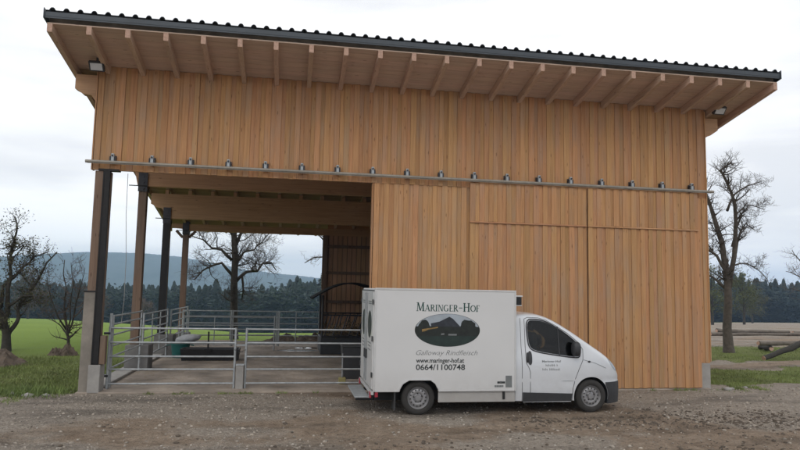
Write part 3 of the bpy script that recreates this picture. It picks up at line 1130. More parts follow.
t = thing('water_trough', (-2.4, 21.5, 0.035), 'long low black trough standing on the pen floor', 'trough')
mb = MB()
open_tub(mb, -3.30, 21.15, -1.50, 21.85, 0.036, 0.40)
build(mb, 'basin', M['blacktub'], t, fixn=True)
mb = MB()
mb.box((-3.24, 21.21, 0.32), (-1.56, 21.79, 0.325))
build(mb, 'water', plain('trough_water', (0.05, 0.055, 0.05), 0.03, var=0.1), t)
mb = MB()
mb.tube([(-2.45, 21.1, 0.40), (-2.45, 21.1, 0.95)], 0.025, 6)
mb.box((-2.56, 21.06, 0.36), (-2.34, 21.14, 0.43))
build(mb, 'float_valve_pipe', M['steel_black'], t)
t = thing('plastic_tub', (-3.45, 22.2, 0.035), 'teal plastic tub behind the left end of the black trough', 'tub')
mb = MB()
mb.lathe([(0.0, 0.0), (0.25, 0.0), (0.30, 0.42), (0.33, 0.43), (0.33, 0.46), (0.28, 0.46), (0.24, 0.05), (0.0, 0.05)], (-3.45, 22.2, 0.036), axis='z', n=20)
build(mb, 'bucket', M['teal'], t, smooth=True, angle=40, fixn=True)
for s in (-1, 1):
    mb = MB()
    mb.tube([(-3.45 + s * 0.33, 22.12, 0.44), (-3.45 + s * 0.42, 22.14, 0.42), (-3.45 + s * 0.42, 22.26, 0.42), (-3.45 + s * 0.33, 22.28, 0.44)], 0.014, 6)
    build(mb, 'handle', M['teal'], t)
# sack draped on the tub
bm = bmesh.new()
bmesh.ops.create_icosphere(bm, subdivisions=3, radius=1)
for v in bm.verts:
    d = v.co.copy()
    k = 1 + 0.18 * noise.noise(d * 2.3) + 0.10 * noise.noise(d * 5)
    v.co = Vector((-3.25 + d.x * 0.40 * k, 22.35 + d.y * 0.26 * k, 0.62 + d.z * 0.15 * k + 0.06 * d.x))
me = bpy.data.meshes.new('feed_sack')
bm.to_mesh(me)
bm.free()
me.materials.append(M['tarp'])
me.polygons.foreach_set('use_smooth', [True] * len(me.polygons))
tag(link('feed_sack', me), 'crumpled pale grey sack lying across the teal tub', 'sack')

# covered hay feeder with arched roof
fx0, fx1, fy0, fy1 = 1.15, 3.35, 23.2, 25.2
t = thing('hay_feeder', ((fx0 + fx1) / 2, (fy0 + fy1) / 2, 0.035), 'dark hay feeder with arched roof and slanted feeding bars', 'feeder')
mb = MB()
mb.bevbox((fx0, fy0, 0.036), (fx1, fy1, 0.62), 0.02)
build(mb, 'manger', M['blackplastic'], t)
for xx in (fx0 + 0.04, fx1 - 0.04):
    for yy in (fy0 + 0.04, fy1 - 0.04):
        mb = MB()
        mb.tube([(xx, yy, 0.6), (xx, yy, 2.12)], 0.04, 8)
        build(mb, 'post', M['bracket'], t)
for yy in (fy0 + 0.04, fy1 - 0.04):
    for z in (0.66, 1.42):
        mb = MB()
        mb.tube([(fx0, yy, z), (fx1, yy, z)], 0.028, 8)
        build(mb, 'rail', M['bracket'], t)
    for k in range(7):
        mb = MB()
        mb.tube([(fx0 + 0.12 + 0.29 * k, yy, 0.66), (fx0 + 0.36 + 0.29 * k, yy, 1.42)], 0.022, 6)
        build(mb, 'slanted_bar', M['bracket'], t)
mb = MB()
poly = []
for k in range(17):
    a = k / 16
    poly.append((fx0 - 0.35 + (fx1 - fx0 + 0.7) * a, 2.02 + 0.58 * math.sin(math.pi * a)))
poly2 = [(x, z - 0.05) for x, z in reversed(poly)]
mb = MB()
n = 17
vs = []
for yy in (fy0 - 0.2, fy1 + 0.2):
    vs += [(x, yy, z) for x, z in poly] + [(x, yy, z - 0.05) for x, z in poly]
fs = []
for k in range(n - 1):
    fs += [(k, k + 1, 2 * n + k + 1, 2 * n + k), (n + k, 3 * n + k, 3 * n + k + 1, n + k + 1), (k, n + k, n + k + 1, k + 1), (2 * n + k, 2 * n + k + 1, 3 * n + k + 1, 3 * n + k)]
mb.add(vs, fs)
build(mb, 'arched_roof', plain('dull_dark_sheet', (0.02, 0.02, 0.021), 0.95, spec=0.1), t, fixn=True)
mb = MB()
rr = random.Random(9)
for k in range(420):
    x, y = rr.uniform(fx0 + .1, fx1 - .1), rr.uniform(fy0 + .1, fy1 - .1)
    z = 0.62 + 0.5 * rr.random() * (1 - ((x - 2.25) / 1.2) ** 2)
    d = Vector((rr.uniform(-1, 1), rr.uniform(-1, 1), rr.uniform(-.4, .6))).normalized() * 0.22
    mb.add([(x, y, z), (x + d.x, y + d.y, z + d.z), (x + d.x + .03, y + d.y + .02, z + d.z + .03)], [(0, 1, 2)])
o = build(mb, 'hay', plain('hay', (0.16, 0.12, 0.06), 0.9, var=0.3), t)
o['kind'] = 'stuff'

V = []
for _ in range(5200):
    x, y = RNG.uniform(-4.0, 3.4), 15.4 + 11.5 * RNG.random()
    if fbm(x + 3, y, 0.5) + 0.25 * RNG.random() < -0.02:
        continue
    a, l_ = RNG.random() * 6.28, RNG.uniform(0.05, 0.16)
    z = 0.040 + 0.012 * RNG.random()
    d = np.array([math.cos(a) * l_, math.sin(a) * l_, RNG.uniform(-.01, .015)])
    w_ = np.array([-math.sin(a), math.cos(a), 0.3]) * 0.005
    p = np.array([x, y, z])
    V += [p - w_, p + d, p + w_]
o = link('straw', big_mesh('straw', np.array(V), np.arange(len(V)), 3, plain('trodden_straw', (0.24, 0.18, 0.095), 0.9, var=0.4, scale=2)))
tag(o, 'trodden straw littering the pen floor', 'straw', kind='stuff')

# dark bin next to the gate and the yellow marker
t = thing('plastic_bin', (1.75, 17.3, 0.035), 'dark plastic bin behind the gate beside the van step', 'bin')
mb = MB()
open_tub(mb, 1.42, 17.0, 2.1, 17.65, 0.036, 0.86, 0.03, 0.06)
build(mb, 'bin_body', M['blackplastic'], t, fixn=True)
mb = MB()
mb.bevbox((1.40, 16.98, 0.861), (2.12, 17.67, 0.90), 0.012)
build(mb, 'lid', M['blackplastic'], t)
t = thing('marker_stake', (1.36, 16.2, 0.035), 'thin grey stake with yellow foot behind the gate near the van', 'stake')
mb = MB()
mb.tube([(1.36, 16.2, 0.036), (1.36, 16.2, 0.78)], 0.016, 6)
build(mb, 'shaft', M['galv'], t)
mb = MB()
mb.bevbox((1.27, 16.12, 0.036), (1.45, 16.28, 0.20), 0.02)
build(mb, 'foot', M['yellow'], t)
# rope by the first post
mb = MB()
mb.tube([(-3.80, 15.6, 4.95), (-3.79, 15.62, 4.0), (-3.74, 15.65, 3.0), (-3.73, 15.66, 2.0), (-3.76, 15.66, 1.5)], 0.006, 5)
tag(build(mb, 'hanging_rope', M['rope']), 'thin pale rope hanging from the lintel near the left post', 'rope')

# ------------------------------------------------------------------ van
VB = Vector((4.1, 13.33, 0))
van = thing('delivery_van', VB, 'white delivery van with refrigerated box body parked before the barn', 'van')
YN, YFAR = 12.30, 14.35
YC = (YN + YFAR) / 2


def mirror_y(y):
    return 2 * YC - y


def bool_diff(o, cutters):
    for c in cutters:
        m = o.modifiers.new('cut', 'BOOLEAN')
        m.operation = 'DIFFERENCE'
        m.solver = 'EXACT'
        m.object = c
    bpy.context.view_layer.update()
    dg = bpy.context.evaluated_depsgraph_get()
    me = bpy.data.meshes.new_from_object(o.evaluated_get(dg))
    o.modifiers.clear()
    old = o.data
    o.data = me
    me.name = old.name
    for c in cutters:
        bpy.data.objects.remove(c)
    return o


def cyl_cutter(x, z, r, y0, y1, n=48):
    mb = MB()
    mb.lathe([(0.0001, y0), (r, y0), (r, y1), (0.0001, y1)], (x, 0, z), n=n)
    me = mb.mesh('cutter', M['chassis'], fixn=True)
    bm = bmesh.new()
    bm.from_mesh(me)
    bmesh.ops.remove_doubles(bm, verts=list(bm.verts), dist=0.001)
    bmesh.ops.recalc_face_normals(bm, faces=list(bm.faces))
    bm.to_mesh(me)
    bm.free()
    return link('cutter', me)


# box body
mb = MB()
mb.bevbox((1.63, YN, 0.46), (4.455, YFAR, 2.415), 0.022)
bodyo = build(mb, 'box_body', M['boxwhite'], van)
cut = []
for (ya, yb) in ((YN - 0.1, YN + 0.34), (YFAR - 0.34, YFAR + 0.1)):
    c = MB()
    c.prism([(2.13, 0.3), (2.145, 0.50), (2.20, 0.60), (2.32, 0.668), (2.74, 0.668), (2.83, 0.60), (2.885, 0.50), (2.90, 0.3)], 'xz', ya, yb)
    cut.append(link('cutter', c.mesh('cutter', M['chassis'], fixn=True)))
bool_diff(bodyo, cut)
# dark wheel housing faces
bodyo.data.materials.append(M['chassis'])
for p in bodyo.data.polygons:
    cx, cz = p.center.x + VB.x, p.center.z
    cy = p.center.y + VB.y
    if 2.1 < cx < 2.95 and cz < 0.675 and YN + 0.002 < cy < YFAR - 0.002 and not abs(p.normal.z + 1) < 0.01 or (2.1 < cx < 2.95 and 0.6 < cz < 0.675 and YN + 0.002 < cy < YFAR - 0.002):
        p.material_index = len(bodyo.data.materials) - 1
# aluminium edge profiles of the box
def bar(name, a, b, mat, parent, r=0.006):
    m = MB()
    m.bevbox(a, b, r)
    return build(m, name, mat, parent)


bar('edge_trim', (1.625, YN - 0.006, 2.385), (4.46, YN + 0.03, 2.422), M['alu'], bodyo)
bar('edge_trim', (1.622, YN - 0.007, 0.457), (1.66, YN + 0.03, 2.384), M['alu'], bodyo)
bar('edge_trim', (4.425, YN - 0.007, 0.457), (4.462, YN + 0.03, 2.384), M['alu'], bodyo)
bar('edge_trim', (1.661, YN - 0.005, 0.453), (2.128, YN + 0.02, 0.485), M['alu'], bodyo)
bar('edge_trim', (2.905, YN - 0.005, 0.453), (4.424, YN + 0.02, 0.485), M['alu'], bodyo)
m = MB()
m.tube([(2.122, YN - 0.003, 0.46), (2.137, YN - 0.003, 0.505), (2.195, YN - 0.003, 0.607), (2.317, YN - 0.003, 0.677), (2.743, YN - 0.003, 0.677), (2.837, YN - 0.003, 0.607), (2.893, YN - 0.003, 0.505), (2.908, YN - 0.003, 0.46)], 0.011, 6)
build(m, 'arch_trim', M['alu'], bodyo)
# rear doors
for (ya, yb) in ((YN + 0.05, YC - 0.006), (YC + 0.006, YFAR - 0.05)):
    d = bar('rear_door', (1.598, ya, 0.50), (1.632, yb, 2.36), M['boxwhite'], van, 0.008)
    for z in (0.72, 1.4, 2.1):
        e = ya if ya < YC - 0.3 else yb
        bar('hinge', (1.58, e - 0.03, z), (1.603, e + 0.03, z + 0.10), M['blackplastic'], d, 0.004)
    e = yb - 0.12 if ya < YC - 0.3 else ya + 0.12
    m = MB()
    m.tube([(1.58, e, 0.55), (1.58, e, 2.32)], 0.012, 6)
    build(m, 'lock_rod', M['galv'], d)
    bar('lock_handle', (1.565, e - 0.05, 1.0), (1.592, e + 0.05, 1.18), M['blackplastic'], d, 0.006)
    # door emblem: dark oval print
    m = MB()
    yc_ = (ya + yb) / 2
    m.add([(1.5975, yc_ + 0.30 * math.cos(2 * math.pi * k / 28), 1.70 + 0.27 * math.sin(2 * math.pi * k / 28)) for k in range(28)], [tuple(range(28))])
    build(m, 'oval_print', M['print_dark'], d)
    for k, (zz, w) in enumerate(((2.14, 0.25), (2.10, 0.25), (1.33, 0.25), (1.27, 0.2), (1.20, 0.22))):
        m = MB()
        m.box((1.596, yc_ - w, zz), (1.5975, yc_ + w, zz + 0.022))
        build(m, 'print_line', M['print_grey'], d)
    bar('seal', (1.592, ya - 0.02, 2.362), (1.61, yb + 0.02, 2.378), M['blackplastic'], d, 0.003)
# rear sill, lights, step
bar('rear_sill', (1.585, YN + 0.0, 0.40), (1.64, YFAR, 0.462), M['alu'], van)
for y in (YN + 0.03, YFAR - 0.19):
    l = bar('tail_light', (1.565, y, 0.34), (1.60, y + 0.16, 0.45), M['red'], van, 0.008)
    bar('reversing_lens', (1.560, y + 0.11, 0.36), (1.566, y + 0.15, 0.43), M['lens'], l, 0.002)
bar('side_marker', (1.66, YN - 0.008, 0.36), (1.72, YN + 0.02, 0.45), M['red'], van)
st = bar('rear_step', (1.31, YN + 0.30, 0.300), (1.60, YFAR - 0.30, 0.335), M['galv'], van)
for y in (YN + 0.40, YFAR - 0.44):
    bar('step_bracket', (1.34, y, 0.24), (1.95, y + 0.04, 0.299), M['chassis'], st)
# chassis and skirt
bar('chassis', (1.70, YN + 0.36, 0.24), (4.50, YFAR - 0.36, 0.459), M['chassis'], van, 0.01)
bar('side_skirt', (2.90, YN + 0.03, 0.245), (4.45, YN + 0.06, 0.452), M['skirt'], van, 0.01)
bar('side_skirt', (2.90, YFAR - 0.06, 0.245), (4.45, YFAR - 0.03, 0.452), M['skirt'], van, 0.01)
bar('skirt_gap_shade', (4.19, YN + 0.012, 0.30), (4.24, YN + 0.031, 0.45), M['chassis'], van, 0.004)  # dark bar added for the shaded gap near the skirt's front end
for y in (YN + 0.06, YFAR - 0.09):
    bar('mud_flap', (2.04, y, 0.10), (2.07, y + 0.24 if y < YC else y - 0.21 + 0.24, 0.45), M['blackplastic'], van, 0.004)

# cab hull
TOPX = [4.47, 4.62, 4.80, 5.05, 5.22, 5.38, 5.54, 5.71, 5.85, 6.00, 6.255, 6.44, 6.615, 6.70, 6.77, 6.83, 6.865, 6.89]
TOPZ = [1.925, 1.948, 1.953, 1.935, 1.885, 1.812, 1.722, 1.623, 1.532, 1.435, 1.272, 1.152, 1.021, 0.940, 0.850, 0.75, 0.65, 0.50]
WX = [4.4, 5.6, 6.1, 6.35, 6.55, 6.70, 6.80, 6.87, 6.89]
WW = [0.952, 0.952, 0.938, 0.905, 0.845, 0.765, 0.675, 0.56, 0.48]


def K(pts):                     # side features sit on the cab flank
    return [(x * 1.012, 2.42 + (z - 2.42) * 1.012) for x, z in pts]


def ztop(x):
    return float(np.interp(x, TOPX, TOPZ))


def halfw(x, z):
    W = float(np.interp(x, WX, WW))
    W -= max(0.0, z - 1.08) ** 1.15 * 0.120             # tumblehome above the belt line
    W -= 0.045 * ((z - 0.78) / 0.5) ** 2 if z > 0.78 and z < 1.3 else (0.0485 if z >= 1.3 else 0.0)
    W -= 0.014 * math.exp(-((z - 0.645) / 0.03) ** 2)   # pressed crease
    W -= max(0.0, 0.40 - z) * 0.12
    zt = ztop(x)
    rc = 0.13
    k = (z - (zt - rc)) / rc
    if k > 0:
        W -= rc * (1 - math.sqrt(max(0.0, 1 - min(1, k) ** 2)))
    return W


def cab_loft(xs, zb, zcap=None, grow=0.0):
    mb = MB()
    ns, nr = 22, 9
    rings = []
    for x in xs:
        zt = ztop(x) if zcap is None else min(ztop(x), zcap)
        ring = []
        zlist = []
        for k in range(ns):
            s = k / (ns - 1)
            s = 1 - (1 - s) ** 1.5
            zlist.append(zb + (zt - zb) * s)
        for z in zlist:
            ring.append((x, YC - halfw(x, z) - grow, z))
        w0 = halfw(x, zt) + grow
        for k in range(1, nr):
            y = -w0 + 2 * w0 * k / nr
            ring.append((x, YC + y, zt + 0.028 * (1 - (y / w0) ** 2) * (1 if zcap is None else 0)))
        for z in reversed(zlist):
            ring.append((x, YC + halfw(x, z) + grow, z))
        rings.append(ring)
    n = len(rings[0])
    vs = [p for r in rings for p in r]
    fs = []
    for k in range(len(rings) - 1):
        for j in range(n):
            a, b = k * n + j, k * n + (j + 1) % n
            fs.append((a, b, b + n, a + n))
    fs.append(tuple(range(n)))
    fs.append(tuple(reversed(range((len(rings) - 1) * n, len(rings) * n))))
    mb.add(vs, fs)
    return mb


xs = sorted(set([round(4.47 + 0.045 * k, 3) for k in range(43)] + [6.43, 6.47, 6.51, 6.55, 6.59, 6.63, 6.66, 6.69, 6.72, 6.75, 6.78, 6.80, 6.825, 6.845, 6.865, 6.88, 6.89]))
cab = build(cab_loft(xs, 0.25), 'cab', M['paint'], van, fixn=True)
WR = 0.327
FWX, RWX = 6.095, 2.513
def smooth_poly(pts, it=2):
    for _ in range(it):
        q = []
        n = len(pts)
        for k in range(n):
            a, b = pts[k], pts[(k + 1) % n]
            q += [(a[0] * .75 + b[0] * .25, a[1] * .75 + b[1] * .25), (a[0] * .25 + b[0] * .75, a[1] * .25 + b[1] * .75)]
        pts = q
    return pts


WIN = smooth_poly([(4.68, 1.85), (4.86, 1.862), (5.06, 1.835), (5.26, 1.735), (5.50, 1.585), (5.70, 1.43), (5.80, 1.33), (5.79, 1.13), (5.70, 1.105), (5.25, 1.16), (4.90, 1.215), (4.73, 1.28), (4.69, 1.50)], 2)
WINC = (5.22, 1.48)
WIN_IN = [(WINC[0] + (x - WINC[0]) * 0.965, WINC[1] + (z - WINC[1]) * 0.945) for x, z in WIN]
_c = MB()
_c.prism(K(WIN_IN), 'xz', YN - 0.2, YFAR + 0.2)
win_cut = link('cutter', _c.mesh('cutter', M['chassis'], fixn=True))
bool_diff(cab, [win_cut, cyl_cutter(FWX, WR, 0.385, YN - 0.2, YN + 0.36), cyl_cutter(FWX, WR, 0.385, YFAR - 0.36, YFAR + 0.2)])
cab.data.materials.append(M['chassis'])
for p in cab.data.polygons:
    cx, cy, cz = p.center.x + VB.x, p.center.y + VB.y, p.center.z
    rr_ = math.hypot(cx - FWX, cz - WR)
    if abs(rr_ - 0.385) < 0.012 and abs(p.normal.y) < 0.4 or (rr_ < 0.38 and YN + 0.3 < cy < YFAR - 0.3):
        p.material_index = 1
    kx, kz = cx / 1.012, 2.42 + (cz - 2.42) / 1.012
    if abs(p.normal.y) < 0.3 and abs(cy - YC) < 0.5 and 4.66 < kx < 5.83 and 1.08 < kz < 1.87:
        # inside walls of the cabin
        best = min(math.hypot(kx - a, kz - b) for a, b in WIN_IN)
        if best < 0.06 and kz < ztop(cx) - 0.035:
            p.material_index = 1
cab.data.polygons.foreach_set('use_smooth', [True] * len(cab.data.polygons))
cab.data.set_sharp_from_angle(angle=math.radians(32))


def side_y(x, z, off):
    return YC - halfw(x, z) - off


def patch(poly, off, name, mat, parent, both=True, step=0.05, thick=0.0, smooth=True):
    poly = K(poly)
    from mathutils.geometry import delaunay_2d_cdt
    pts = []
    n = len(poly)
    for k in range(n):
        a, b = Vector(poly[k]), Vector(poly[(k + 1) % n])
        m = max(1, int((b - a).length / step))
        pts += [a.lerp(b, j / m) for j in range(m)]
    nb = len(pts)
    minx, maxx = min(p.x for p in pts), max(p.x for p in pts)
    minz, maxz = min(p.y for p in pts), max(p.y for p in pts)
    allp = list(pts)
    x = minx + step / 2
    while x < maxx:
        z = minz + step / 2
        while z < maxz:
            allp.append(Vector((x, z)))
            z += step
        x += step
    r = delaunay_2d_cdt(allp, [], [list(range(nb))], 1, 1e-5)
    used = sorted({i for f in r[2] for i in f})
    mp_ = {u: i for i, u in enumerate(used)}
    for s in ((0, 1) if both else (0,)):
        mb = MB()
        vs = []
        for u in used:
            q = r[0][u]
            y = side_y(q.x, q.y, off)
            vs.append((q.x, y if s == 0 else mirror_y(y), q.y))
        mb.add(vs, [tuple(mp_[i] for i in f) for f in r[2]])
        o = build(mb, name, mat, parent, smooth=smooth)
        if s == 0:
            for p_ in o.data.polygons:
                if p_.normal.y > 0:
                    o.data.flip_normals()
                    break
                break


patch(WIN_IN, 0.001, 'side_window', M['clearglass'], van)


def seam(pts, name='door_seam', r=0.0048, mat=None, off=0.002, both=True):
    pts = K(pts)
    for s in ((0, 1) if both else (0,)):
        P = []
        for k in range(len(pts) - 1):
            a, b = Vector(pts[k]), Vector(pts[k + 1])
            m = max(1, int((b - a).length / 0.05))
            for j in range(m + (k == len(pts) - 2)):
                q = a.lerp(b, j / m)
                y = side_y(q.x, q.y, off)
                P.append((q.x, y if s == 0 else mirror_y(y), q.y))
        m = MB()
        m.tube(P, r, 5)
        build(m, name, mat or M['chassis'], van)


seam(WIN + WIN[:1], 'window_seal', r=0.013, mat=M['blackplastic'])
seam([(4.645, 1.86), (4.645, 1.20), (4.65, 1.0), (4.70, 0.92), (4.73, 0.83), (4.73, 0.27)])
seam([(4.645, 1.86), (4.72, 1.893), (4.95, 1.885), (5.10, 1.845), (5.30, 1.74), (5.55, 1.585), (5.78, 1.40), (5.86, 1.27), (5.84, 1.06), (5.75, 0.88), (5.68, 0.72), (5.615, 0.50), (5.60, 0.27)])
seam([(4.56, 1.88), (4.56, 0.27)], r=0.004)
seam([(4.58, 0.655), (5.64, 0.655)], 'crease_line', r=0.004, mat=M['print_grey'])
seam([(5.86, 1.07), (6.12, 1.00), (6.36, 0.90)], 'bonnet_seam', r=0.004, mat=M['print_grey'])
seam([(5.34, 1.72), (5.35, 1.14)], 'window_divider', r=0.012, mat=M['blackplastic'], off=0.006)
patch([(4.57, 0.445), (5.60, 0.415), (5.585, 0.265), (4.57, 0.255)], 0.010, 'rubbing_strip', M['blackplastic'], van)
patch([(4.58, 0.256), (5.58, 0.264), (5.58, 0.252), (4.58, 0.251)], 0.012, 'sill_edge', M['paint'], van, step=0.02)
hp = [(4.728 + 0.042 * math.cos(a), 1.105 + 0.135 * math.copysign(abs(math.sin(a)) ** 0.6, math.sin(a))) for a in [2 * math.pi * k / 20 for k in range(20)]]
patch(hp, 0.008, 'door_handle', M['blackplastic'], van, step=0.03)
for s in (0, 1):
    m = MB()
    y = side_y(4.73, 1.1, 0.024)
    y = y if s == 0 else mirror_y(y)
    m.bevbox((4.705, y - 0.014, 1.00), (4.75, y + 0.014, 1.20), 0.012)
    build(m, 'handle_grip', M['blackplastic'], van, smooth=True)
mk = [(5.976 + 0.032 * math.cos(a), 1.032 + 0.02 * math.sin(a)) for a in [2 * math.pi * k / 14 for k in range(14)]]
patch(mk, 0.006, 'side_indicator', M['blackplastic'], van, step=0.02)
for yy in (YC - 0.50, YC + 0.50):
    m = MB()
    m.bevbox((4.90, yy - 0.23, 1.14), (5.03, yy + 0.23, 1.58), 0.05)
    st_ = build(m, 'seat_back', M['seat'], van, smooth=True)
    m = MB()
    m.bevbox((4.91, yy - 0.12, 1.60), (5.00, yy + 0.12, 1.76), 0.035)
    build(m, 'headrest', M['seat'], st_, smooth=True)
m = MB()
sw = Vector((5.42, YC + 0.45, 1.25))
ax1, ax2 = Vector((0, 1, 0)), Vector((-0.45, 0, 0.89))
m.tube([sw + (ax1 * math.cos(a) + ax2 * math.sin(a)) * 0.19 for a in [2 * math.pi * k / 24 for k in range(25)]], 0.016, 6, caps=False)
build(m, 'steering_wheel', M['seat'], van, smooth=True)
# mirrors
for s in (0, 1):
    bm = bmesh.new()
    bmesh.ops.create_icosphere(bm, subdivisions=3, radius=1)
    yc_ = side_y(5.72, 1.26, 0.13)
    yc_ = yc_ if s == 0 else mirror_y(yc_)
    for v in bm.verts:
        d = v.co
        q = [math.copysign(abs(c) ** 0.72, c) for c in d]
        v.co = Vector((5.725 + q[0] * 0.085, yc_ + q[1] * 0.11, 1.275 + q[2] * 0.148)) - VB
    me = bpy.data.meshes.new('mirror')
    bm.to_mesh(me)
    bm.free()
    me.materials.append(M['blackplastic'])
    me.polygons.foreach_set('use_smooth', [True] * len(me.polygons))
    mo = link('mirror', me, van)
    m = MB()
    ym = side_y(5.72, 1.2, -0.01)
    ym = ym if s == 0 else mirror_y(ym)
    m.tube([(5.74, ym, 1.17), (5.735, yc_, 1.18)], 0.03, 8)
    build(m, 'mirror_arm', M['blackplastic'], mo)
# headlights wrap the front corner
patch([(6.42, 1.10), (6.52, 1.045), (6.62, 0.945), (6.67, 0.82), (6.60, 0.85), (6.49, 0.965)], 0.006, 'headlight', M['lens'], van, step=0.03)
# bumper
xs2 = [6.42, 6.46, 6.50, 6.55, 6.60, 6.65, 6.69, 6.73, 6.77, 6.80, 6.83, 6.85, 6.87, 6.885, 6.90]
bmb = cab_loft(xs2, 0.17, 0.60, 0.012)
bumper = build(bmb, 'bumper', M['blackplastic'], van, fixn=True)
bool_diff(bumper, [cyl_cutter(FWX, WR, 0.392, YN - 0.2, YN + 0.36), cyl_cutter(FWX, WR, 0.392, YFAR - 0.36, YFAR + 0.2)])
bumper.data.polygons.foreach_set('use_smooth', [True] * len(bumper.data.polygons))
bumper.data.set_sharp_from_angle(angle=math.radians(40))
# windscreen: strip on the sloping front
m = MB()
vs, fs = [], []
xsw = [5.30, 5.44, 5.58, 5.72, 5.86, 5.98]
nw = 12
for x in xsw:
    w = halfw(x, ztop(x)) - 0.03
    for k in range(nw + 1):
        y = -w + 2 * w * k / nw
        vs.append((x, YC + y, ztop(x) + 0.028 * (1 - (y / (w + .03)) ** 2) + 0.006))
for a in range(len(xsw) - 1):
    for k in range(nw):
        fs.append((a * (nw + 1) + k, (a + 1) * (nw + 1) + k, (a + 1) * (nw + 1) + k + 1, a * (nw + 1) + k + 1))
m.add(vs, fs)
build(m, 'windscreen', M['glass'], van, smooth=True)
# underside of the cab
bar('cab_floor', (4.55, YN + 0.42, 0.19), (6.60, YFAR - 0.42, 0.30), M['chassis'], van)


# wheels
def wheel(x, near, track_off):
    y = YN + track_off if near else YFAR - track_off
    s = 1 if near else -1                       # +1: outer face towards -Y
    def prof(p):
        return [(r, s * h) for r, h in p]
    m = MB()
    m.lathe(prof([(0.205, 0.015), (0.225, -0.004), (0.262, -0.006), (0.300, 0.002), (0.318, 0.018), (WR, 0.040), (WR, 0.17), (0.318, 0.195), (0.30, 0.21), (0.225, 0.215), (0.205, 0.20)]), (x, y, WR), n=48)
    w = build(m, 'wheel', M['rubber'], van, smooth=True, fixn=True, angle=50)
    m = MB()
    m.lathe(prof([(0.212, 0.012), (0.206, 0.004), (0.200, 0.010), (0.192, 0.035), (0.178, 0.045), (0.165, 0.030), (0.125, 0.022), (0.095, 0.030), (0.085, 0.045), (0.06, 0.04), (0.055, 0.012), (0.0, 0.010)]), (x, y, WR), n=48)
    r = build(m, 'rim', M['rim'], w, smooth=True, fixn=True, angle=40)
    m = MB()
    nslot = 14
    for k in range(nslot):
        a = 2 * math.pi * k / nslot + 0.1
        c, sn = math.cos(a), math.sin(a)
        pts = []
        for (rr_, da) in ((0.138, -0.07), (0.166, -0.085), (0.166, 0.085), (0.138, 0.07)):
            pts.append((x + rr_ * math.cos(a + da), y + s * 0.0205, WR + rr_ * math.sin(a + da)))
        m.add(pts, [(0, 1, 2, 3)])
    build(m, 'rim_slot', M['chassis'], w)
    m = MB()
    for k in range(5):
        a = 2 * math.pi * k / 5 + 0.4
        m.lathe([(0, s * 0.012), (0.013, s * 0.012), (0.013, s * 0.035)], (x + 0.085 * math.cos(a), y + s * 0.012, WR + 0.085 * math.sin(a)), n=8)
    build(m, 'wheel_nut', M['chassis'], w)
    m = MB()
    m.lathe(prof([(0.0, 0.10), (0.2, 0.10)]), (x, y, WR), n=24)
    build(m, 'brake_disc', M['chassis'], w)


for xw, off in ((RWX, 0.055), (FWX, 0.115)):
    wheel(xw, True, off)
    wheel(xw, False, off)

# cooling unit on the front of the box
un = bar('cooling_unit', (4.463, YN + 0.12, 2.135), (4.62, YFAR - 0.12, 2.295), M['blackplastic'], van, 0.01)
bar('unit_lid', (4.463, YN + 0.10, 2.296), (4.635, YFAR - 0.10, 2.325), M['boxwhite'], un, 0.008)
bar('unit_tray', (4.463, YN + 0.12, 2.115), (4.625, YFAR - 0.12, 2.134), M['alu'], un, 0.004)
for k in range(5):
    bar('grille_slat', (4.48, YN + 0.108, 2.15 + 0.028 * k), (4.605, YN + 0.119, 2.160 + 0.028 * k), M['chassis'], un, 0.002)


# ---- lettering on the box
def text_mesh(txt, size, mat, name, x, z, width=None, shear=0.0, bold=0.0, y=YN - 0.0015, parent=None, space=1.0):
    cu = bpy.data.curves.new(name, 'FONT')
    cu.body = txt
    cu.size = size
    cu.shear = shear
    cu.offset = bold
    cu.space_character = space
    cu.resolution_u = 3
    ob = bpy.data.objects.new('tmp', cu)
    C.objects.link(ob)
    bpy.context.view_layer.update()
    dg = bpy.context.evaluated_depsgraph_get()
    me = bpy.data.meshes.new_from_object(ob.evaluated_get(dg))
    bpy.data.objects.remove(ob)
    xs_ = [v.co.x for v in me.vertices]
    k = (width / (max(xs_) - min(xs_))) if width else 1.0
    x0 = min(xs_)
    pb = wloc(parent)
    for v in me.vertices:
        px, pz = (v.co.x - x0) * k, v.co.y
        yy = y(x + px, z + pz) if callable(y) else y
        v.co = Vector((x + px, yy, z + pz)) - pb
    me.materials.clear()
    me.materials.append(mat)
    return link(name, me, parent)


text_mesh('Galloway Rindfleisch', 0.135, M['print_grey'], 'lettering', 2.445, 1.150, 1.225, shear=0.35, bold=-0.001, parent=bodyo)
text_mesh('www.maringer-hof.at', 0.125, M['print_black'], 'lettering', 2.445, 1.005, 0.955, bold=0.003, parent=bodyo)
text_mesh('0664/1100748', 0.150, M['print_black'], 'lettering', 2.445, 0.868, 0.975, bold=0.003, parent=bodyo)


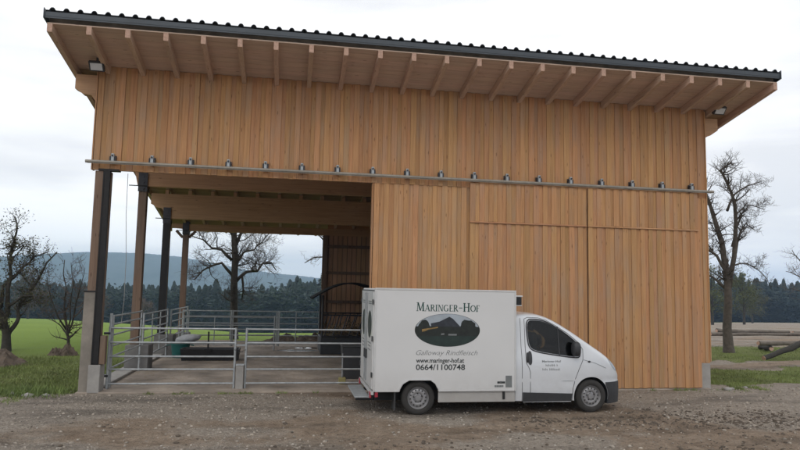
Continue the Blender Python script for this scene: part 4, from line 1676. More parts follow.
# serif capitals drawn as strokes
def serif_word(word, x, z, cap, small, mat, parent, width):
    mb = MB()
    y = YN - 0.0015
    cur = 0.0
    T, t, sf = 0.165, 0.07, 0.055

    def quad(p, q, w, sc, ox):
        p, q = Vector(p), Vector(q)
        nrm_ = Vector((1, 0)) * w / 2           # horizontal-cut strokes
        if abs(p.y - q.y) < 0.12:
            nrm_ = Vector((0, 1)) * w / 2
        pts = [p - nrm_, p + nrm_, q + nrm_, q - nrm_]
        quads.append([((a.x * sc + ox), a.y * sc) for a in pts])

    def ser(xc, yb, w, sc, ox):
        quad((xc - w / 2, yb), (xc + w / 2, yb), sf, sc, ox)

    def arc(cx, cy, rx, ry, a0, a1, wmax, wmin, sc, ox, n=18):
        for k in range(n):
            aa, ab = a0 + (a1 - a0) * k / n, a0 + (a1 - a0) * (k + 1) / n
            def P(a, o):
                w = wmin + (wmax - wmin) * abs(math.cos(a))
                return ((cx + (rx + o * w / 2) * math.cos(a)) * sc + ox, (cy + (ry + o * w / 2 * 1.0) * math.sin(a)) * sc)
            quads.append([P(aa, -1), P(aa, 1), P(ab, 1), P(ab, -1)])
    quads = []
    pi = math.pi
    for ci, ch in enumerate(word):
        up = ch.isupper()
        sc = cap if up else small
        c = ch.upper()
        o = cur
        if c == 'M':
            quad((0.12, 0), (0.17, 1), t, sc, o); quad((0.19, 1), (0.48, 0.05), T, sc, o); quad((0.48, 0.05), (0.78, 1), t, sc, o); quad((0.82, 0), (0.78, 1), T, sc, o)
            ser(0.12, .03, .26, sc, o); ser(0.82, .03, .32, sc, o); ser(0.12, .97, .2, sc, o); ser(0.84, .97, .24, sc, o); adv = 1.0
        elif c == 'A':
            quad((0.10, 0), (0.38, 1), t, sc, o); quad((0.70, 0), (0.40, 1), T, sc, o); quad((0.2, .33), (0.58, .33), t, sc, o)
            ser(0.1, .03, .26, sc, o); ser(0.70, .03, .32, sc, o); adv = 0.84
        elif c == 'R':
            quad((0.17, 0), (0.17, 1), T, sc, o); arc(0.32, .75, .22, .22, -pi / 2, pi / 2, T, t, sc, o); quad((0.17, .97), (0.34, .97), t, sc, o); quad((0.17, .52), (0.34, .52), t, sc, o)
            quad((0.36, .52), (0.68, 0), T, sc, o); ser(0.15, .03, .3, sc, o); ser(0.70, .03, .22, sc, o); ser(0.1, .97, .16, sc, o); adv = 0.80
        elif c == 'I':
            quad((0.17, 0), (0.17, 1), T, sc, o); ser(.17, .03, .32, sc, o); ser(.17, .97, .32, sc, o); adv = 0.40
        elif c == 'N':
            quad((0.14, 0), (0.14, 1), t, sc, o); quad((0.16, 1), (0.68, 0), T, sc, o); quad((0.70, 0), (0.70, 1), t, sc, o)
            ser(.14, .03, .26, sc, o); ser(.12, .97, .24, sc, o); ser(.70, .97, .26, sc, o); adv = 0.88
        elif c == 'G':
            arc(0.42, .5, .34, .46, pi * 0.27, pi * 1.72, T, t, sc, o, 24); quad((0.66, .06), (0.66, .42), T * .9, sc, o); ser(.66, .42, .28, sc, o); adv = 0.86
        elif c == 'E':
            quad((0.17, 0), (0.17, 1), T, sc, o); quad((0.1, .03), (0.58, .03), .06, sc, o); quad((0.1, .97), (0.56, .97), .06, sc, o); quad((0.17, .52), (0.46, .52), .06, sc, o)
            quad((0.57, 0), (0.57, .18), .05, sc, o); quad((0.55, .82), (0.55, 1), .05, sc, o); adv = 0.68
        elif c == 'F':
            quad((0.17, 0), (0.17, 1), T, sc, o); quad((0.1, .97), (0.56, .97), .06, sc, o); quad((0.17, .52), (0.46, .52), .06, sc, o)
            quad((0.55, .80), (0.55, 1), .05, sc, o); ser(.17, .03, .34, sc, o); adv = 0.62
        elif c == 'H':
            for xx in (0.17, 0.68):
                quad((xx, 0), (xx, 1), T, sc, o); ser(xx, .03, .32, sc, o); ser(xx, .97, .32, sc, o)
            quad((0.17, .52), (0.68, .52), t, sc, o); adv = 0.88
        elif c == 'O':
            arc(0.44, .5, .36, .46, 0, 2 * pi, T, t, sc, o, 32); adv = 0.90
        else:
            quad((0.08, .42), (0.48, .42), .09, cap, o); adv = 0.56
            sc = cap
        cur += adv * sc
    k = width / cur
    for j, q in enumerate(quads):
        mb.add([(x + a * k, y, z + b) for a, b in q], [(0, 1, 2, 3)])
    return build(mb, 'lettering', mat, parent)


serif_word('Maringer-Hof', 2.435, 1.990, 0.168, 0.128, M['print_green'], bodyo, 1.275)
# oval picture: sky, dark trees, farmhouse and lawn
OC, OA, OB = (3.062, 1.628), 0.652, 0.318


def oval_clip(poly, name, mat, parent, y, k=1.0):
    """clip a polygon against the oval (convex) and build it as a flat print"""
    ell = [(OC[0] + OA * k * math.cos(2 * math.pi * j / 56), OC[1] + OB * k * math.sin(2 * math.pi * j / 56)) for j in range(56)]
    outp = [tuple(p) for p in poly]
    for j in range(56):
        a, b = ell[j], ell[(j + 1) % 56]
        inp, outp = outp, []
        def side(p):
            return (b[0] - a[0]) * (p[1] - a[1]) - (b[1] - a[1]) * (p[0] - a[0])
        for q in range(len(inp)):
            s_, e_ = inp[q - 1], inp[q]
            ss, se = side(s_), side(e_)
            if se >= 0:
                if ss < 0:
                    t_ = ss / (ss - se)
                    outp.append((s_[0] + (e_[0] - s_[0]) * t_, s_[1] + (e_[1] - s_[1]) * t_))
                outp.append(e_)
            elif ss >= 0:
                t_ = ss / (ss - se)
                outp.append((s_[0] + (e_[0] - s_[0]) * t_, s_[1] + (e_[1] - s_[1]) * t_))
    if len(outp) < 3:
        return
    mb = MB()
    mb.add([(p[0], y, p[1]) for p in outp], [tuple(range(len(outp)))])
    return build(mb, name, mat, parent)


mb = MB()
mb.prism([(OC[0] + OA * math.cos(2 * math.pi * j / 56), OC[1] + OB * math.sin(2 * math.pi * j / 56)) for j in range(56)], 'xz', YN - 0.0025, YN - 0.0005)
pic = build(mb, 'oval_picture', M['print_dark'], bodyo, fixn=True)


def O(u, v):
    return (OC[0] + u * OA, OC[1] + v * OB)


ypic = YN - 0.0031
def bumpy(u0, v0, ru, rv, seed):
    r_ = random.Random(seed)
    return [O(u0 + ru * r_.uniform(.86, 1.1) * math.cos(2 * math.pi * k / 22), v0 + rv * r_.uniform(.86, 1.1) * math.sin(2 * math.pi * k / 22)) for k in range(22)]


oval_clip([O(-1, .22), O(1, .22), O(1, 1.1), O(-1, 1.1)], 'printed_sky', M['print_sky'], pic, ypic, 0.985)
mbp = MB()
for sd_, (u_, v_, ru_, rv_) in enumerate(((-.72, .22, .17, .42), (-.95, .1, .2, .35), (.62, .20, .25, .45), (.88, .05, .16, .42))):
    pts_ = bumpy(u_, v_, ru_, rv_, sd_)
    mbp.add([(a_, ypic - 0.0004 - 0.0001 * sd_, b_) for a_, b_ in pts_ if ((a_ - OC[0]) / OA) ** 2 + ((b_ - OC[1]) / OB) ** 2 < 0.96], [])
    nn_ = len([1 for a_, b_ in pts_ if ((a_ - OC[0]) / OA) ** 2 + ((b_ - OC[1]) / OB) ** 2 < 0.96])
    mbp.f.append(tuple(range(len(mbp.v) - nn_, len(mbp.v))))
    mbp.mi.append(0)
o = build(mbp, 'printed_trees', M['print_dark'], pic)
o['kind'] = 'stuff'
oval_clip([O(-.52, .40), O(-.25, .52), O(.05, .82), O(.16, .70), O(.42, .16), O(.1, .20), O(-.5, .22)], 'printed_roof', M['print_roof'], pic, ypic - 0.0010, 0.985)
oval_clip([O(-.66, .24), O(.10, .22), O(.42, .18), O(.42, -.3), O(-.66, -.3)], 'printed_house', M['print_dark'], pic, ypic - 0.0014, 0.985)
oval_clip([O(-.78, .05), O(-.62, .10), O(-.30, .20), O(-.30, .13), O(-.60, .02), O(-.70, -.08), O(-.78, -.10)], 'printed_wall', M['print_wall'], pic, ypic - 0.0019, 0.985)
oval_clip([O(-.2, -.2), O(-.1, -.18), O(-.1, -.28), O(-.2, -.3)], 'printed_wall', M['print_grey'], pic, ypic - 0.0019, 0.985)
oval_clip([O(.02, -.22), O(.28, -.22), O(.28, -.32), O(.02, -.32)], 'printed_wall', M['print_grey'], pic, ypic - 0.0019, 0.985)
oval_clip([O(-1, -.36), O(1, -.34), O(1, -1), O(-1, -1)], 'printed_lawn', M['print_lawn'], pic, ypic - 0.0006, 0.985)
# small sign at the lower front corner of the box
mb = MB()
mb.box((4.245, YN - 0.003, 0.53), (4.375, YN - 0.0005, 0.755))
build(mb, 'type_sticker', M['print_grey'], bodyo)
mb = MB()
for (xa, xb, za, zb) in ((4.075, 4.13, .605, .645), (4.135, 4.16, .60, .65), (4.165, 4.235, .605, .645)):
    mb.box((xa, YN - 0.003, za), (xb, YN - 0.0005, zb))
build(mb, 'type_sticker', M['print_black'], bodyo)
mb = MB()
for (xa, xb) in ((4.02, 4.06), (4.065, 4.11), (4.115, 4.17), (4.175, 4.20)):
    mb.box((xa, YN - 0.003, .535), (xb, YN - 0.0005, .572))
build(mb, 'type_sticker', M['print_grey'], bodyo)
# lettering on the cab door: the first line can be read, the others only as words of small strokes
ydoor = lambda x, z: side_y(x, z, 0.003)
text_mesh('Maringer-Hof', 0.058, M['print_grey'], 'lettering', 5.035, 1.005, 0.40, bold=0.001, y=ydoor, parent=van)


def strokes(words, x, z, h, parent):
    mb = MB()
    r_ = random.Random(5)
    for n in words:
        for k in range(n):
            hh = h * r_.choice((0.75, 0.75, 1.0))
            mb.add([(x, ydoor(x, z), z), (x + 0.009, ydoor(x, z), z), (x + 0.009, ydoor(x, z + hh), z + hh), (x, ydoor(x, z + hh), z + hh)], [(0, 1, 2, 3)])
            mb.add([(x, ydoor(x, z), z + .3 * hh), (x + 0.02, ydoor(x, z), z + .3 * hh), (x + 0.02, ydoor(x, z + hh), z + .5 * hh), (x, ydoor(x, z + hh), z + .5 * hh)], [(0, 1, 2, 3)])
            x += 0.029
        x += 0.03
    build(mb, 'lettering', M['print_grey'], parent)


strokes((7, 1), 5.11, 0.925, 0.045, van)
strokes((4, 8), 5.04, 0.845, 0.045, van)

# ------------------------------------------------------------------ bare trees
class TreeGen:
    def __init__(self, seed, depth_jit=0.5):
        self.r = random.Random(seed)
        self.wood, self.tw = MB(), MB()
        self.tips = []
        self.dj = depth_jit
        self.first = True

    def branch(self, pts, r0, r1, level, maxlevel, twig_len, dens):
        pts = [Vector(p) for p in pts]
        n = len(pts)
        rads = [r0 + (r1 - r0) * (k / (n - 1)) ** 0.8 for k in range(n)]
        if level == 0 and r0 > 0.05 and self.first:      # root flare
            self.first = False
            p_, q_ = pts[0], pts[1]
            ex = [p_.lerp(q_, u) for u in (0.15, 0.35)]
            pts = [p_] + ex + pts[1:]
            n = len(pts)
            rads = [r0 * 1.5, r0 * 1.2, r0 * 1.05] + rads[1:]
        sides = 10 if r0 > 0.12 else (7 if r0 > 0.05 else (5 if r0 > 0.02 else 3))
        (self.wood if r0 > 0.028 else self.tw).tube(pts, rads, sides, caps=r0 > 0.03)
        self.tips.append(pts[-1])
        if level >= maxlevel:
            return
        L = sum((pts[k + 1] - pts[k]).length for k in range(n - 1))
        m = max(1, int(L * dens))
        for _ in range(m):
            u = self.r.uniform(0.22 if level else 0.3, 1.0)
            s, k = u * (n - 1), 0
            k = min(int(s), n - 2)
            p = pts[k].lerp(pts[k + 1], s - k)
            d = (pts[k + 1] - pts[k]).normalized()
            rr_ = rads[k] + (rads[k + 1] - rads[k]) * (s - k)
            side = Vector((self.r.gauss(0, 1), self.r.gauss(0, 1), self.r.gauss(0.25, 0.7))).normalized()
            dirv = (d * 0.55 + side * 0.95).normalized()
            ln = twig_len * self.r.uniform(0.45, 1.15) * (0.62 ** level) * (1.15 - 0.5 * u)
            self.sprout(p, dirv, ln, min(rr_ * 0.62, 0.03 + ln * 0.012), level + 1, maxlevel, twig_len, dens)

    def sprout(self, p, d, ln, r0, level, maxlevel, twig_len, dens):
        m = 4
        pts = [p]
        for k in range(m):
            d = (d + Vector((self.r.gauss(0, .22), self.r.gauss(0, .22), self.r.gauss(0.07, .22)))).normalized()
            pts.append(pts[-1] + d * ln / m)
        self.branch(pts, max(r0, 0.0055), max(0.003, r0 * 0.28), level, maxlevel, twig_len, dens * 1.45)


def to3(poly, Y, rnd, jit, x0, ybias=0.0):
    d = 0.0
    res = []
    for k, (x, z) in enumerate(poly):
        if k:
            d += rnd.uniform(-1, 1) * jit * 0.5 + ybias
        res.append((x, Y + d, z))
    return res


def bare_tree(name, base, limbs, radii, seed, label, cat, barkm, twigm, twig_len, dens, maxlevel=3, jit=0.35, extra=0, leaves=None, leafmat=None, group=None, zoff=0.0, zscale=1.0):
    t = thing(name, base, label, cat, group)
    g = TreeGen(seed)
    rnd = random.Random(seed + 1)
    for k, (l, (r0, r1)) in enumerate(zip(limbs, radii)):
        l = [(x, z * zscale + zoff) for x, z in l]
        # limbs leave the trunk in depth as well
        P = to3(l, base[1], rnd, jit if k else 0.10, base[0], 0.0 if k == 0 else rnd.uniform(-0.25, 0.25))
        P2 = []
        for a in range(len(P) - 1):
            A, B = Vector(P[a]), Vector(P[a + 1])
            P2.append(A)
            mid = A.lerp(B, 0.5) + Vector((rnd.gauss(0, .03), rnd.gauss(0, .05), rnd.gauss(0, .03))) * min(1, (B - A).length)
            P2.append(mid)
        P2.append(Vector(P[-1]))
        if k == 0:
            P2[0] = P2[0] - Vector((0, 0, 0.15))
        g.branch(P2, r0, r1, 0, maxlevel, twig_len, dens)
    build(g.wood, 'trunk', barkm, t, smooth=True)
    cr_ = build(g.tw, 'crown', twigm, t)
    if leaves:
        mb = MB()
        for p in g.tips:
            for _ in range(leaves):
                q = p + Vector((rnd.gauss(0, .09), rnd.gauss(0, .09), rnd.gauss(0, .09)))
                a = Vector((rnd.gauss(0, 1), rnd.gauss(0, 1), rnd.gauss(0, 1))).normalized() * 0.032
                b_ = Vector((rnd.gauss(0, 1), rnd.gauss(0, 1), rnd.gauss(0, 1))).normalized() * 0.022
                mb.add([q - a, q + b_, q + a, q - b_], [(0, 1, 2, 3)])
        o = build(mb, 'leaves', leafmat, cr_)
        o['kind'] = 'stuff'
    return t


bare_tree('bare_tree', (18.57, 25.0, ground_z(18.57, 25)),
          [[(18.57, 0.0), (18.6, 2.2), (18.59, 3.49), (18.4, 5.0), (18.05, 6.08), (17.74, 6.95), (17.52, 7.46)],
           [(18.61, 2.63), (18.91, 4.37), (18.87, 5.89), (18.56, 6.76), (18.2, 7.63), (17.88, 8.19), (18.13, 8.51)],
           [(18.88, 4.8), (19.15, 5.69), (19.42, 6.36), (19.93, 6.82), (20.81, 6.64)],
           [(18.69, 6.46), (19.11, 7.27), (19.61, 7.66), (20.21, 7.86)],
           [(18.73, 3.28), (19.16, 4.59), (19.39, 5.48), (19.79, 5.93), (20.13, 5.63)],
           [(18.52, 2.85), (18.06, 3.39), (17.6, 3.64)],
           [(18.94, 3.93), (19.48, 4.04), (19.95, 3.7), (20.41, 2.88)],
           [(18.6, 3.58), (18.19, 4.35), (17.72, 4.76), (17.36, 5.4)]],
          [(0.20, 0.045), (0.12, 0.03), (0.06, 0.015), (0.06, 0.015), (0.085, 0.015), (0.07, 0.03), (0.04, 0.012), (0.08, 0.03)],
          11, 'tall bare tree on the grass right of the barn', 'tree', M['bark'], M['twig'], 0.85, 6.0, zscale=0.94)
zc = ground_z(-2.45, 31)
bare_tree('bare_tree', (-2.45, 31.0, zc),
          [[(-2.45, -0.21), (-2.54, 1.73), (-2.57, 3.59), (-2.67, 4.76), (-2.78, 6.18), (-2.99, 7.85)],
           [(-2.44, 2.66), (-2.05, 3.04), (-1.54, 3.1), (-1.33, 3.48), (-0.91, 3.54), (-0.67, 3.17)],
           [(-2.48, 3.5), (-2.18, 3.98), (-1.72, 4.09), (-1.37, 4.43), (-0.92, 4.97)],
           [(-2.68, 2.89), (-3.16, 3.43), (-3.6, 3.28), (-3.99, 3.04), (-4.33, 2.62)],
           [(-2.71, 3.59), (-3.18, 4.04), (-3.64, 4.12), (-4.02, 4.48), (-4.57, 4.65)],
           [(-2.56, 4.3), (-2.14, 5.26), (-1.61, 5.75)],
           [(-2.72, 4.76), (-3.25, 5.55), (-3.82, 5.9)],
           [(-2.22, 2.85), (-2.15, 2.2), (-2.22, 1.73)]],
          [(0.20, 0.09), (0.08, 0.025), (0.065, 0.018), (0.08, 0.025), (0.08, 0.02), (0.09, 0.03), (0.09, 0.03), (0.06, 0.03)],
          23, 'bare fruit tree with spreading limbs behind the open barn', 'tree', M['bark_dark'], M['twig'], 1.2, 5.6)
bare_tree('bare_tree', (2.6, 33.0, ground_z(2.6, 33)),
          [[(2.9, -0.4), (2.8, 2.0), (2.6, 4.2), (2.2, 6.0), (2.0, 7.5)], [(2.7, 3.2), (2.0, 4.4), (1.4, 5.0), (0.9, 5.2)], [(2.6, 3.8), (1.9, 4.0), (1.2, 3.9), (0.7, 3.6)], [(2.75, 2.9), (3.4, 4.0), (4.0, 4.6)]],
          [(0.22, 0.06), (0.07, 0.02), (0.06, 0.02), (0.07, 0.02)],
          31, 'bare tree behind the back wall with twigs reaching into the opening', 'tree', M['bark_dark'], M['twig'], 1.0, 2.6)
zl = ground_z(-9.04, 23.1)
bare_tree('apple_tree', (-9.04, 23.1, zl),
          [[(-9.04, 0.0), (-9.08, 0.55), (-9.17, 0.97), (-9.44, 1.45), (-9.67, 2.1), (-9.81, 3.08), (-9.76, 4.07)],
           [(-9.04, 0.48), (-8.92, 0.81), (-8.84, 1.07), (-8.92, 1.33), (-8.81, 1.79), (-8.6, 2.28), (-8.46, 2.95), (-8.25, 3.35)],
           [(-9.17, 0.97), (-9.16, 1.62), (-9.1, 2.44), (-9.22, 3.26), (-9.08, 3.93), (-9.19, 4.45)],
           [(-9.32, 1.39), (-9.31, 2.11), (-8.82, 2.77), (-8.54, 3.1), (-8.09, 3.3)],
           [(-9.08, 1.46), (-8.74, 1.79), (-8.42, 1.8), (-8.2, 1.54)],
           [(-9.44, 1.45), (-10.0, 1.9), (-10.6, 2.3), (-11.0, 2.9)], [(-9.6, 2.0), (-9.9, 2.8), (-10.4, 3.5)]],
          [(0.16, 0.03), (0.085, 0.02), (0.09, 0.02), (0.07, 0.015), (0.05, 0.015), (0.08, 0.02), (0.06, 0.02)],
          41, 'old apple tree with dark dense twigs at the left edge', 'tree', M['bark_dark'], M['twig'], 0.66, 6.6, leaves=2, leafmat=M['leaf_dull'], zoff=zl)
zp = ground_z(-7.15, 23.1)
bare_tree('young_tree', (-7.15, 23.1, zp),
          [[(-7.15, -0.03), (-7.18, 0.4), (-7.22, 0.66), (-7.37, 1.48), (-7.35, 2.14), (-7.48, 3.07)],
           [(-7.22, 0.59), (-7.52, 0.89), (-7.84, 1.05), (-8.09, 1.21)],
           [(-7.26, 0.76), (-7.48, 1.22), (-7.7, 1.81), (-7.81, 2.47)],
           [(-7.19, 0.69), (-7.07, 1.16), (-7.01, 1.65), (-6.83, 2.32), (-6.77, 2.82)],
           [(-7.2, 0.82), (-7.18, 1.48), (-7.11, 2.31), (-7.22, 2.98)],
           [(-7.07, 1.16), (-6.81, 1.42), (-6.52, 1.83), (-6.46, 2.33)]],
          [(0.062, 0.012), (0.03, 0.008), (0.035, 0.008), (0.035, 0.008), (0.03, 0.007), (0.025, 0.007)],
          53, 'slender young bare tree in the meadow beside the left post', 'tree', M['bark_dark'], M['twig_brown'], 0.75, 7.5, maxlevel=2, jit=0.2, zoff=zp)
bare_tree('bare_tree', (31.5, 34.0, ground_z(31.5, 34)),
          [[(31.5, 0), (31.6, 1.6), (31.4, 3.0), (31.6, 4.6), (31.3, 6.0)], [(31.5, 2.2), (30.7, 3.2), (29.9, 3.7), (29.2, 3.9)], [(31.5, 2.8), (30.8, 3.9), (30.2, 4.7), (29.8, 5.2)], [(31.5, 2.4), (32.3, 3.3), (33.2, 4.0)], [(31.45, 1.9), (30.4, 2.7), (29.6, 2.9)]],
          [(0.2, 0.04), (0.07, 0.015), (0.07, 0.015), (0.07, 0.015), (0.05, 0.012)],
          67, 'bare tree reaching into the picture at the right edge', 'tree', M['bark'], M['twig_brown'], 1.1, 3.2)

# ------------------------------------------------------------------ heaps, logs, stones
def heap(name, cx, cy, sx, sy, h, label, cat, mat, seed):
    mb = MB()
    n = 54
    z0 = ground_z(cx, cy)
    vs = []
    for j in range(n):
        for i in range(n):
            u, v = -1 + 2 * i / (n - 1), -1 + 2 * j / (n - 1)
            r = math.hypot(u, v)
            e = max(0.0, 1 - r * r)
            k = 0.75 + 0.8 * noise.fractal(Vector((u * 2.4 + seed, v * 2.4, 0)), 0.8, 2.0, 5) + 0.35 * noise.noise(Vector((u * 12, v * 12, seed)))
            x, y = cx + u * sx, cy + v * sy
            vs.append((x, y, ground_z(x, y) - 0.04 + e * h * max(0.15, k)))
    mb.add(vs, [(j * n + i, j * n + i + 1, (j + 1) * n + i + 1, (j + 1) * n + i) for j in range(n - 1) for i in range(n - 1)])
    o = build(mb, name, mat)
    return tag(o, label, cat)


heap('soil_heap', -8.85, 19.7, 1.75, 1.15, 0.62, 'brown heap of soil and leaves below the apple tree', 'heap', M['soil'], 1)
heap('soil_heap', -7.05, 22.3, 0.50, 0.35, 0.30, 'small dark mound of earth at the foot of the young tree', 'heap', M['soil'], 5)
heap('mud_heap', 0.6, 28.6, 1.9, 0.7, 0.34, 'low brown mud heap behind the rear fence', 'heap', M['soil'], 8)


def log(name, a, b, ra, rb_, label, mat, seed, group=None):
    r_ = random.Random(seed)
    A, B = Vector(a), Vector(b)
    t = thing(name, tuple(A), label, 'log', group)
    P, Rr = [], []
    for k in range(9):
        u = k / 8
        P.append(A.lerp(B, u) + Vector((r_.gauss(0, .015), r_.gauss(0, .015), r_.gauss(0, .015))))
        Rr.append(ra + (rb_ - ra) * u + r_.gauss(0, .006))
    mb = MB()
    mb.tube(P, Rr, 12)
    build(mb, 'bark', mat, t, smooth=True, angle=60)
    for e, rr_, s in ((A, ra, -1), (B, rb_, 1)):
        d = (B - A).normalized() * s
        mb = MB()
        mb.tube([e + d * 0.0, e + d * 0.012], [rr_ * 0.88, rr_ * 0.86], 12)
        build(mb, 'cut_face', M['endgrain'], t)
    return t


log('log', (17.80, 22.0, 0.06), (21.4, 22.6, 1.05), 0.10, 0.14, 'dark slanting log propped up at the right edge', M['log'], 1)
log('log', (20.3, 25.4, 0.34), (24.2, 25.8, 0.34), 0.10, 0.12, 'weathered brown log lying level behind the slanting log', M['log_pale'], 2)
log('log', (20.9, 25.35, 0.115), (21.15, 26.3, 0.115), 0.11, 0.11, 'short bearer log under the weathered log', M['log'], 3)
log('log', (23.6, 25.7, 0.12), (23.7, 26.6, 0.12), 0.11, 0.11, 'second short bearer log under the weathered log near the edge', M['log'], 13)
zz = ground_z(33, 43)
for k, (x, y, dz, ln) in enumerate(((28.0, 39.5, 0.13, 6.5), (29.0, 39.9, 0.13, 7.0), (28.6, 39.7, 0.36, 6.0), (36.0, 41.5, 0.2, 6.0))):
    log('log', (x, y, ground_z(x, y) + dz), (x + ln, y + 0.5, ground_z(x + ln, y + .5) + dz * 0.7), 0.13, 0.10,
        ['long grey log at the front of the far pile', 'long grey log at the back of the far pile', 'grey log on top of the far pile', 'grey log lying apart at the right end of the far pile'][k], M['log_pale'], 20 + k, 'logs in the far clearing')

# ------------------------------------------------------------------ gravel stones, grass blades, forest
def ico():
    bm = bmesh.new()
    bmesh.ops.create_icosphere(bm, subdivisions=1, radius=1)
    v = np.array([q.co[:] for q in bm.verts])
    f = np.array([[q.index for q in p.verts] for p in bm.faces])
    bm.free()
    return v, f


IV, IF = ico()


def scatter_stones(name, n, region, smin, smax, mat, rng, sel):
    V, F = [], []
    cnt = 0
    while cnt < n:
        x, y = region(rng)
        if not sel(x, y):
            continue
        s = smin * (smax / smin) ** (rng.random() ** 2.2)
        v = IV * (1 + rng.normal(0, 0.16, (len(IV), 1)))
        v = v * np.array([rng.uniform(.7, 1.35), rng.uniform(.7, 1.35), rng.uniform(.45, .85)]) * s
        a = rng.random() * 6.28
        ca_, sa_ = math.cos(a), math.sin(a)
        v = np.stack([v[:, 0] * ca_ - v[:, 1] * sa_, v[:, 0] * sa_ + v[:, 1] * ca_, v[:, 2]], 1)
        V.append(v + [x, y, ground_z(x, y) + s * 0.15])
        F.append(IF + len(IV) * cnt)
        cnt += 1
    me = big_mesh(name, np.concatenate(V), np.concatenate(F).ravel(), 3, mat)
    return link(name, me)


def yard(rng):
    y = 6.0 + 9.6 * rng.random() ** 1.25
    return rng.uniform(-0.62 * y - 2, 0.95 * y + 2), y


def ysel(x, y):
    if 1.2 < x < 6.8 and 12.2 < y < 14.5:
        return RNG.random() < 0.5
    if -4.5 < x < 10.8 and y > 15.1:
        return False
    if grass_mask(x, y) > 0.5:
        return RNG.random() < 0.15
    g = fbm(x - 3, y * 1.6, 0.30) + 0.35 * sstep(-1.0, -6.0, x)
    return RNG.random() < 0.25 + 0.75 * sstep(-0.3, 0.4, g)


o = scatter_stones('gravel', 13000, yard, 0.007, 0.036, M['stone'], RNG, ysel)
tag(o, 'loose grey brown gravel strewn over the yard', 'gravel', kind='stuff')
o = scatter_stones('pale_gravel', 3000, yard, 0.005, 0.024, M['stone_light'], RNG, ysel)
tag(o, 'scattered pale gravel stones on the yard', 'gravel', kind='stuff')


def clodreg(rng):
    k = rng.random()
    if k < 0.55:
        x = rng.uniform(4.0, 10.5)
        return x, 12.6 - 0.12 * x + rng.normal(0, 0.55)
    if k < 0.8:
        x = rng.uniform(-4, 9)
        return x, 9.3 + 0.35 * math.sin(x) + rng.normal(0, 0.45)
    return yard(rng)


o = scatter_stones('earth_clods', 4200, clodreg, 0.006, 0.040, M['clod'], RNG, lambda x, y: not (1.2 < x < 6.8 and 12.0 < y) and y < 15.0 and grass_mask(x, y) < 0.4)
tag(o, 'dark lumps of earth churned up along the wheel tracks', 'earth', kind='stuff')
for k, (x, y, s) in enumerate(((11.1, 15.05, 0.10), (11.35, 15.2, 0.07), (-5.35, 14.9, 0.10), (-5.0, 14.95, 0.07), (-5.75, 15.15, 0.08), (11.9, 15.4, 0.06))):
    v = IV * (1 + RNG.normal(0, 0.12, (len(IV), 1))) * np.array([1.3, 1.0, 0.6]) * s + [x, y, ground_z(x, y) + s * 0.2]
    me = big_mesh('stone', v, IF.ravel(), 3, M['concrete'])
    lab = ['pale stone at the foot of the right barn corner', 'smaller pale stone just right of the barn corner stone', 'largest pale stone on the verge left of the barn post',
           'pale stone nearest the left barn post', 'pale stone in the grass farthest left of the barn post', 'little stone in the grass right of the barn corner'][k]
    tag(link('stone', me), lab, 'stone')


def blades(name, n, region, h0, h1, mat, rng, sel):
    pts = []
    while len(pts) < n:
        x, y = region(rng)
        if sel(x, y):
            pts.append((x, y, ground_z(x, y) - 0.01))
    P = np.array(pts)
    a = rng.random(n) * 6.28
    h = h0 + (h1 - h0) * rng.random(n) ** 1.5
    w = 0.006 + 0.008 * rng.random(n)
    d = np.stack([np.cos(a), np.sin(a), np.zeros(n)], 1)
    lean = np.stack([rng.normal(0, .45, n), rng.normal(0, .45, n), np.ones(n)], 1)
    A, B, T = P - d * w[:, None], P + d * w[:, None], P + lean * h[:, None]
    V = np.stack([A, B, T], 1).reshape(-1, 3)
    return link(name, big_mesh(name, V, np.arange(3 * n), 3, mat))


def reg_left(rng):
    y = 14.3 + 8.5 * rng.random() ** 1.4
    return rng.uniform(-0.55 * y - 0.6, -4.55), y


def reg_right(rng):
    y = 15.4 + 14 * rng.random() ** 1.2
    return rng.uniform(10.9, 1.02 * y + 2), y


gs = lambda x, y: RNG.random() < grass_mask(x, y) ** 1.2 * (1 - sstep(19, 22.5, y) if x < 0 else 1) * (0.35 + 0.65 * sstep(-0.35, 0.35, fbm(x * 1.0, y + 70, 0.9)))
tag(blades('grass', 36000, reg_left, 0.02, 0.09, M['grass'], RNG, gs), 'short rough grass on the verge left of the barn', 'grass', kind='stuff')
tag(blades('grass', 34000, reg_right, 0.02, 0.09, M['grass'], RNG, gs), 'short rough grass around the tree right of the barn', 'grass', kind='stuff')
lv = lambda rng: (rng.normal(-5.45, 0.35), rng.normal(15.25, 0.25))
tag(blades('weeds', 1500, lv, 0.05, 0.22, plain('weed_leaves', (0.13, 0.18, 0.045), 0.7, var=0.4, scale=3), RNG, lambda x, y: x < -4.6), 'clump of fresh weeds beside the left barn post', 'weeds', kind='stuff')


def margin(rng):
    k = rng.random()
    if k < 0.4:
        return rng.uniform(-4.0, 10.4), 15.08 + rng.normal(0, 0.03) - (0.0 if rng.random() < .5 else 0.04)
    if k < 0.7:
        return rng.normal(11.6, 0.6), rng.normal(15.35, 0.25)
    return rng.uniform(-9, -4.7), rng.normal(14.55, 0.3)


tag(blades('verge_tufts', 2600, margin, 0.02, 0.10, M['grass'], RNG, lambda x, y: fbm(x * 2.5, y + 20, 1.0) > 0.12), 'sparse grass tufts along the edge of the yard', 'grass', kind='stuff')


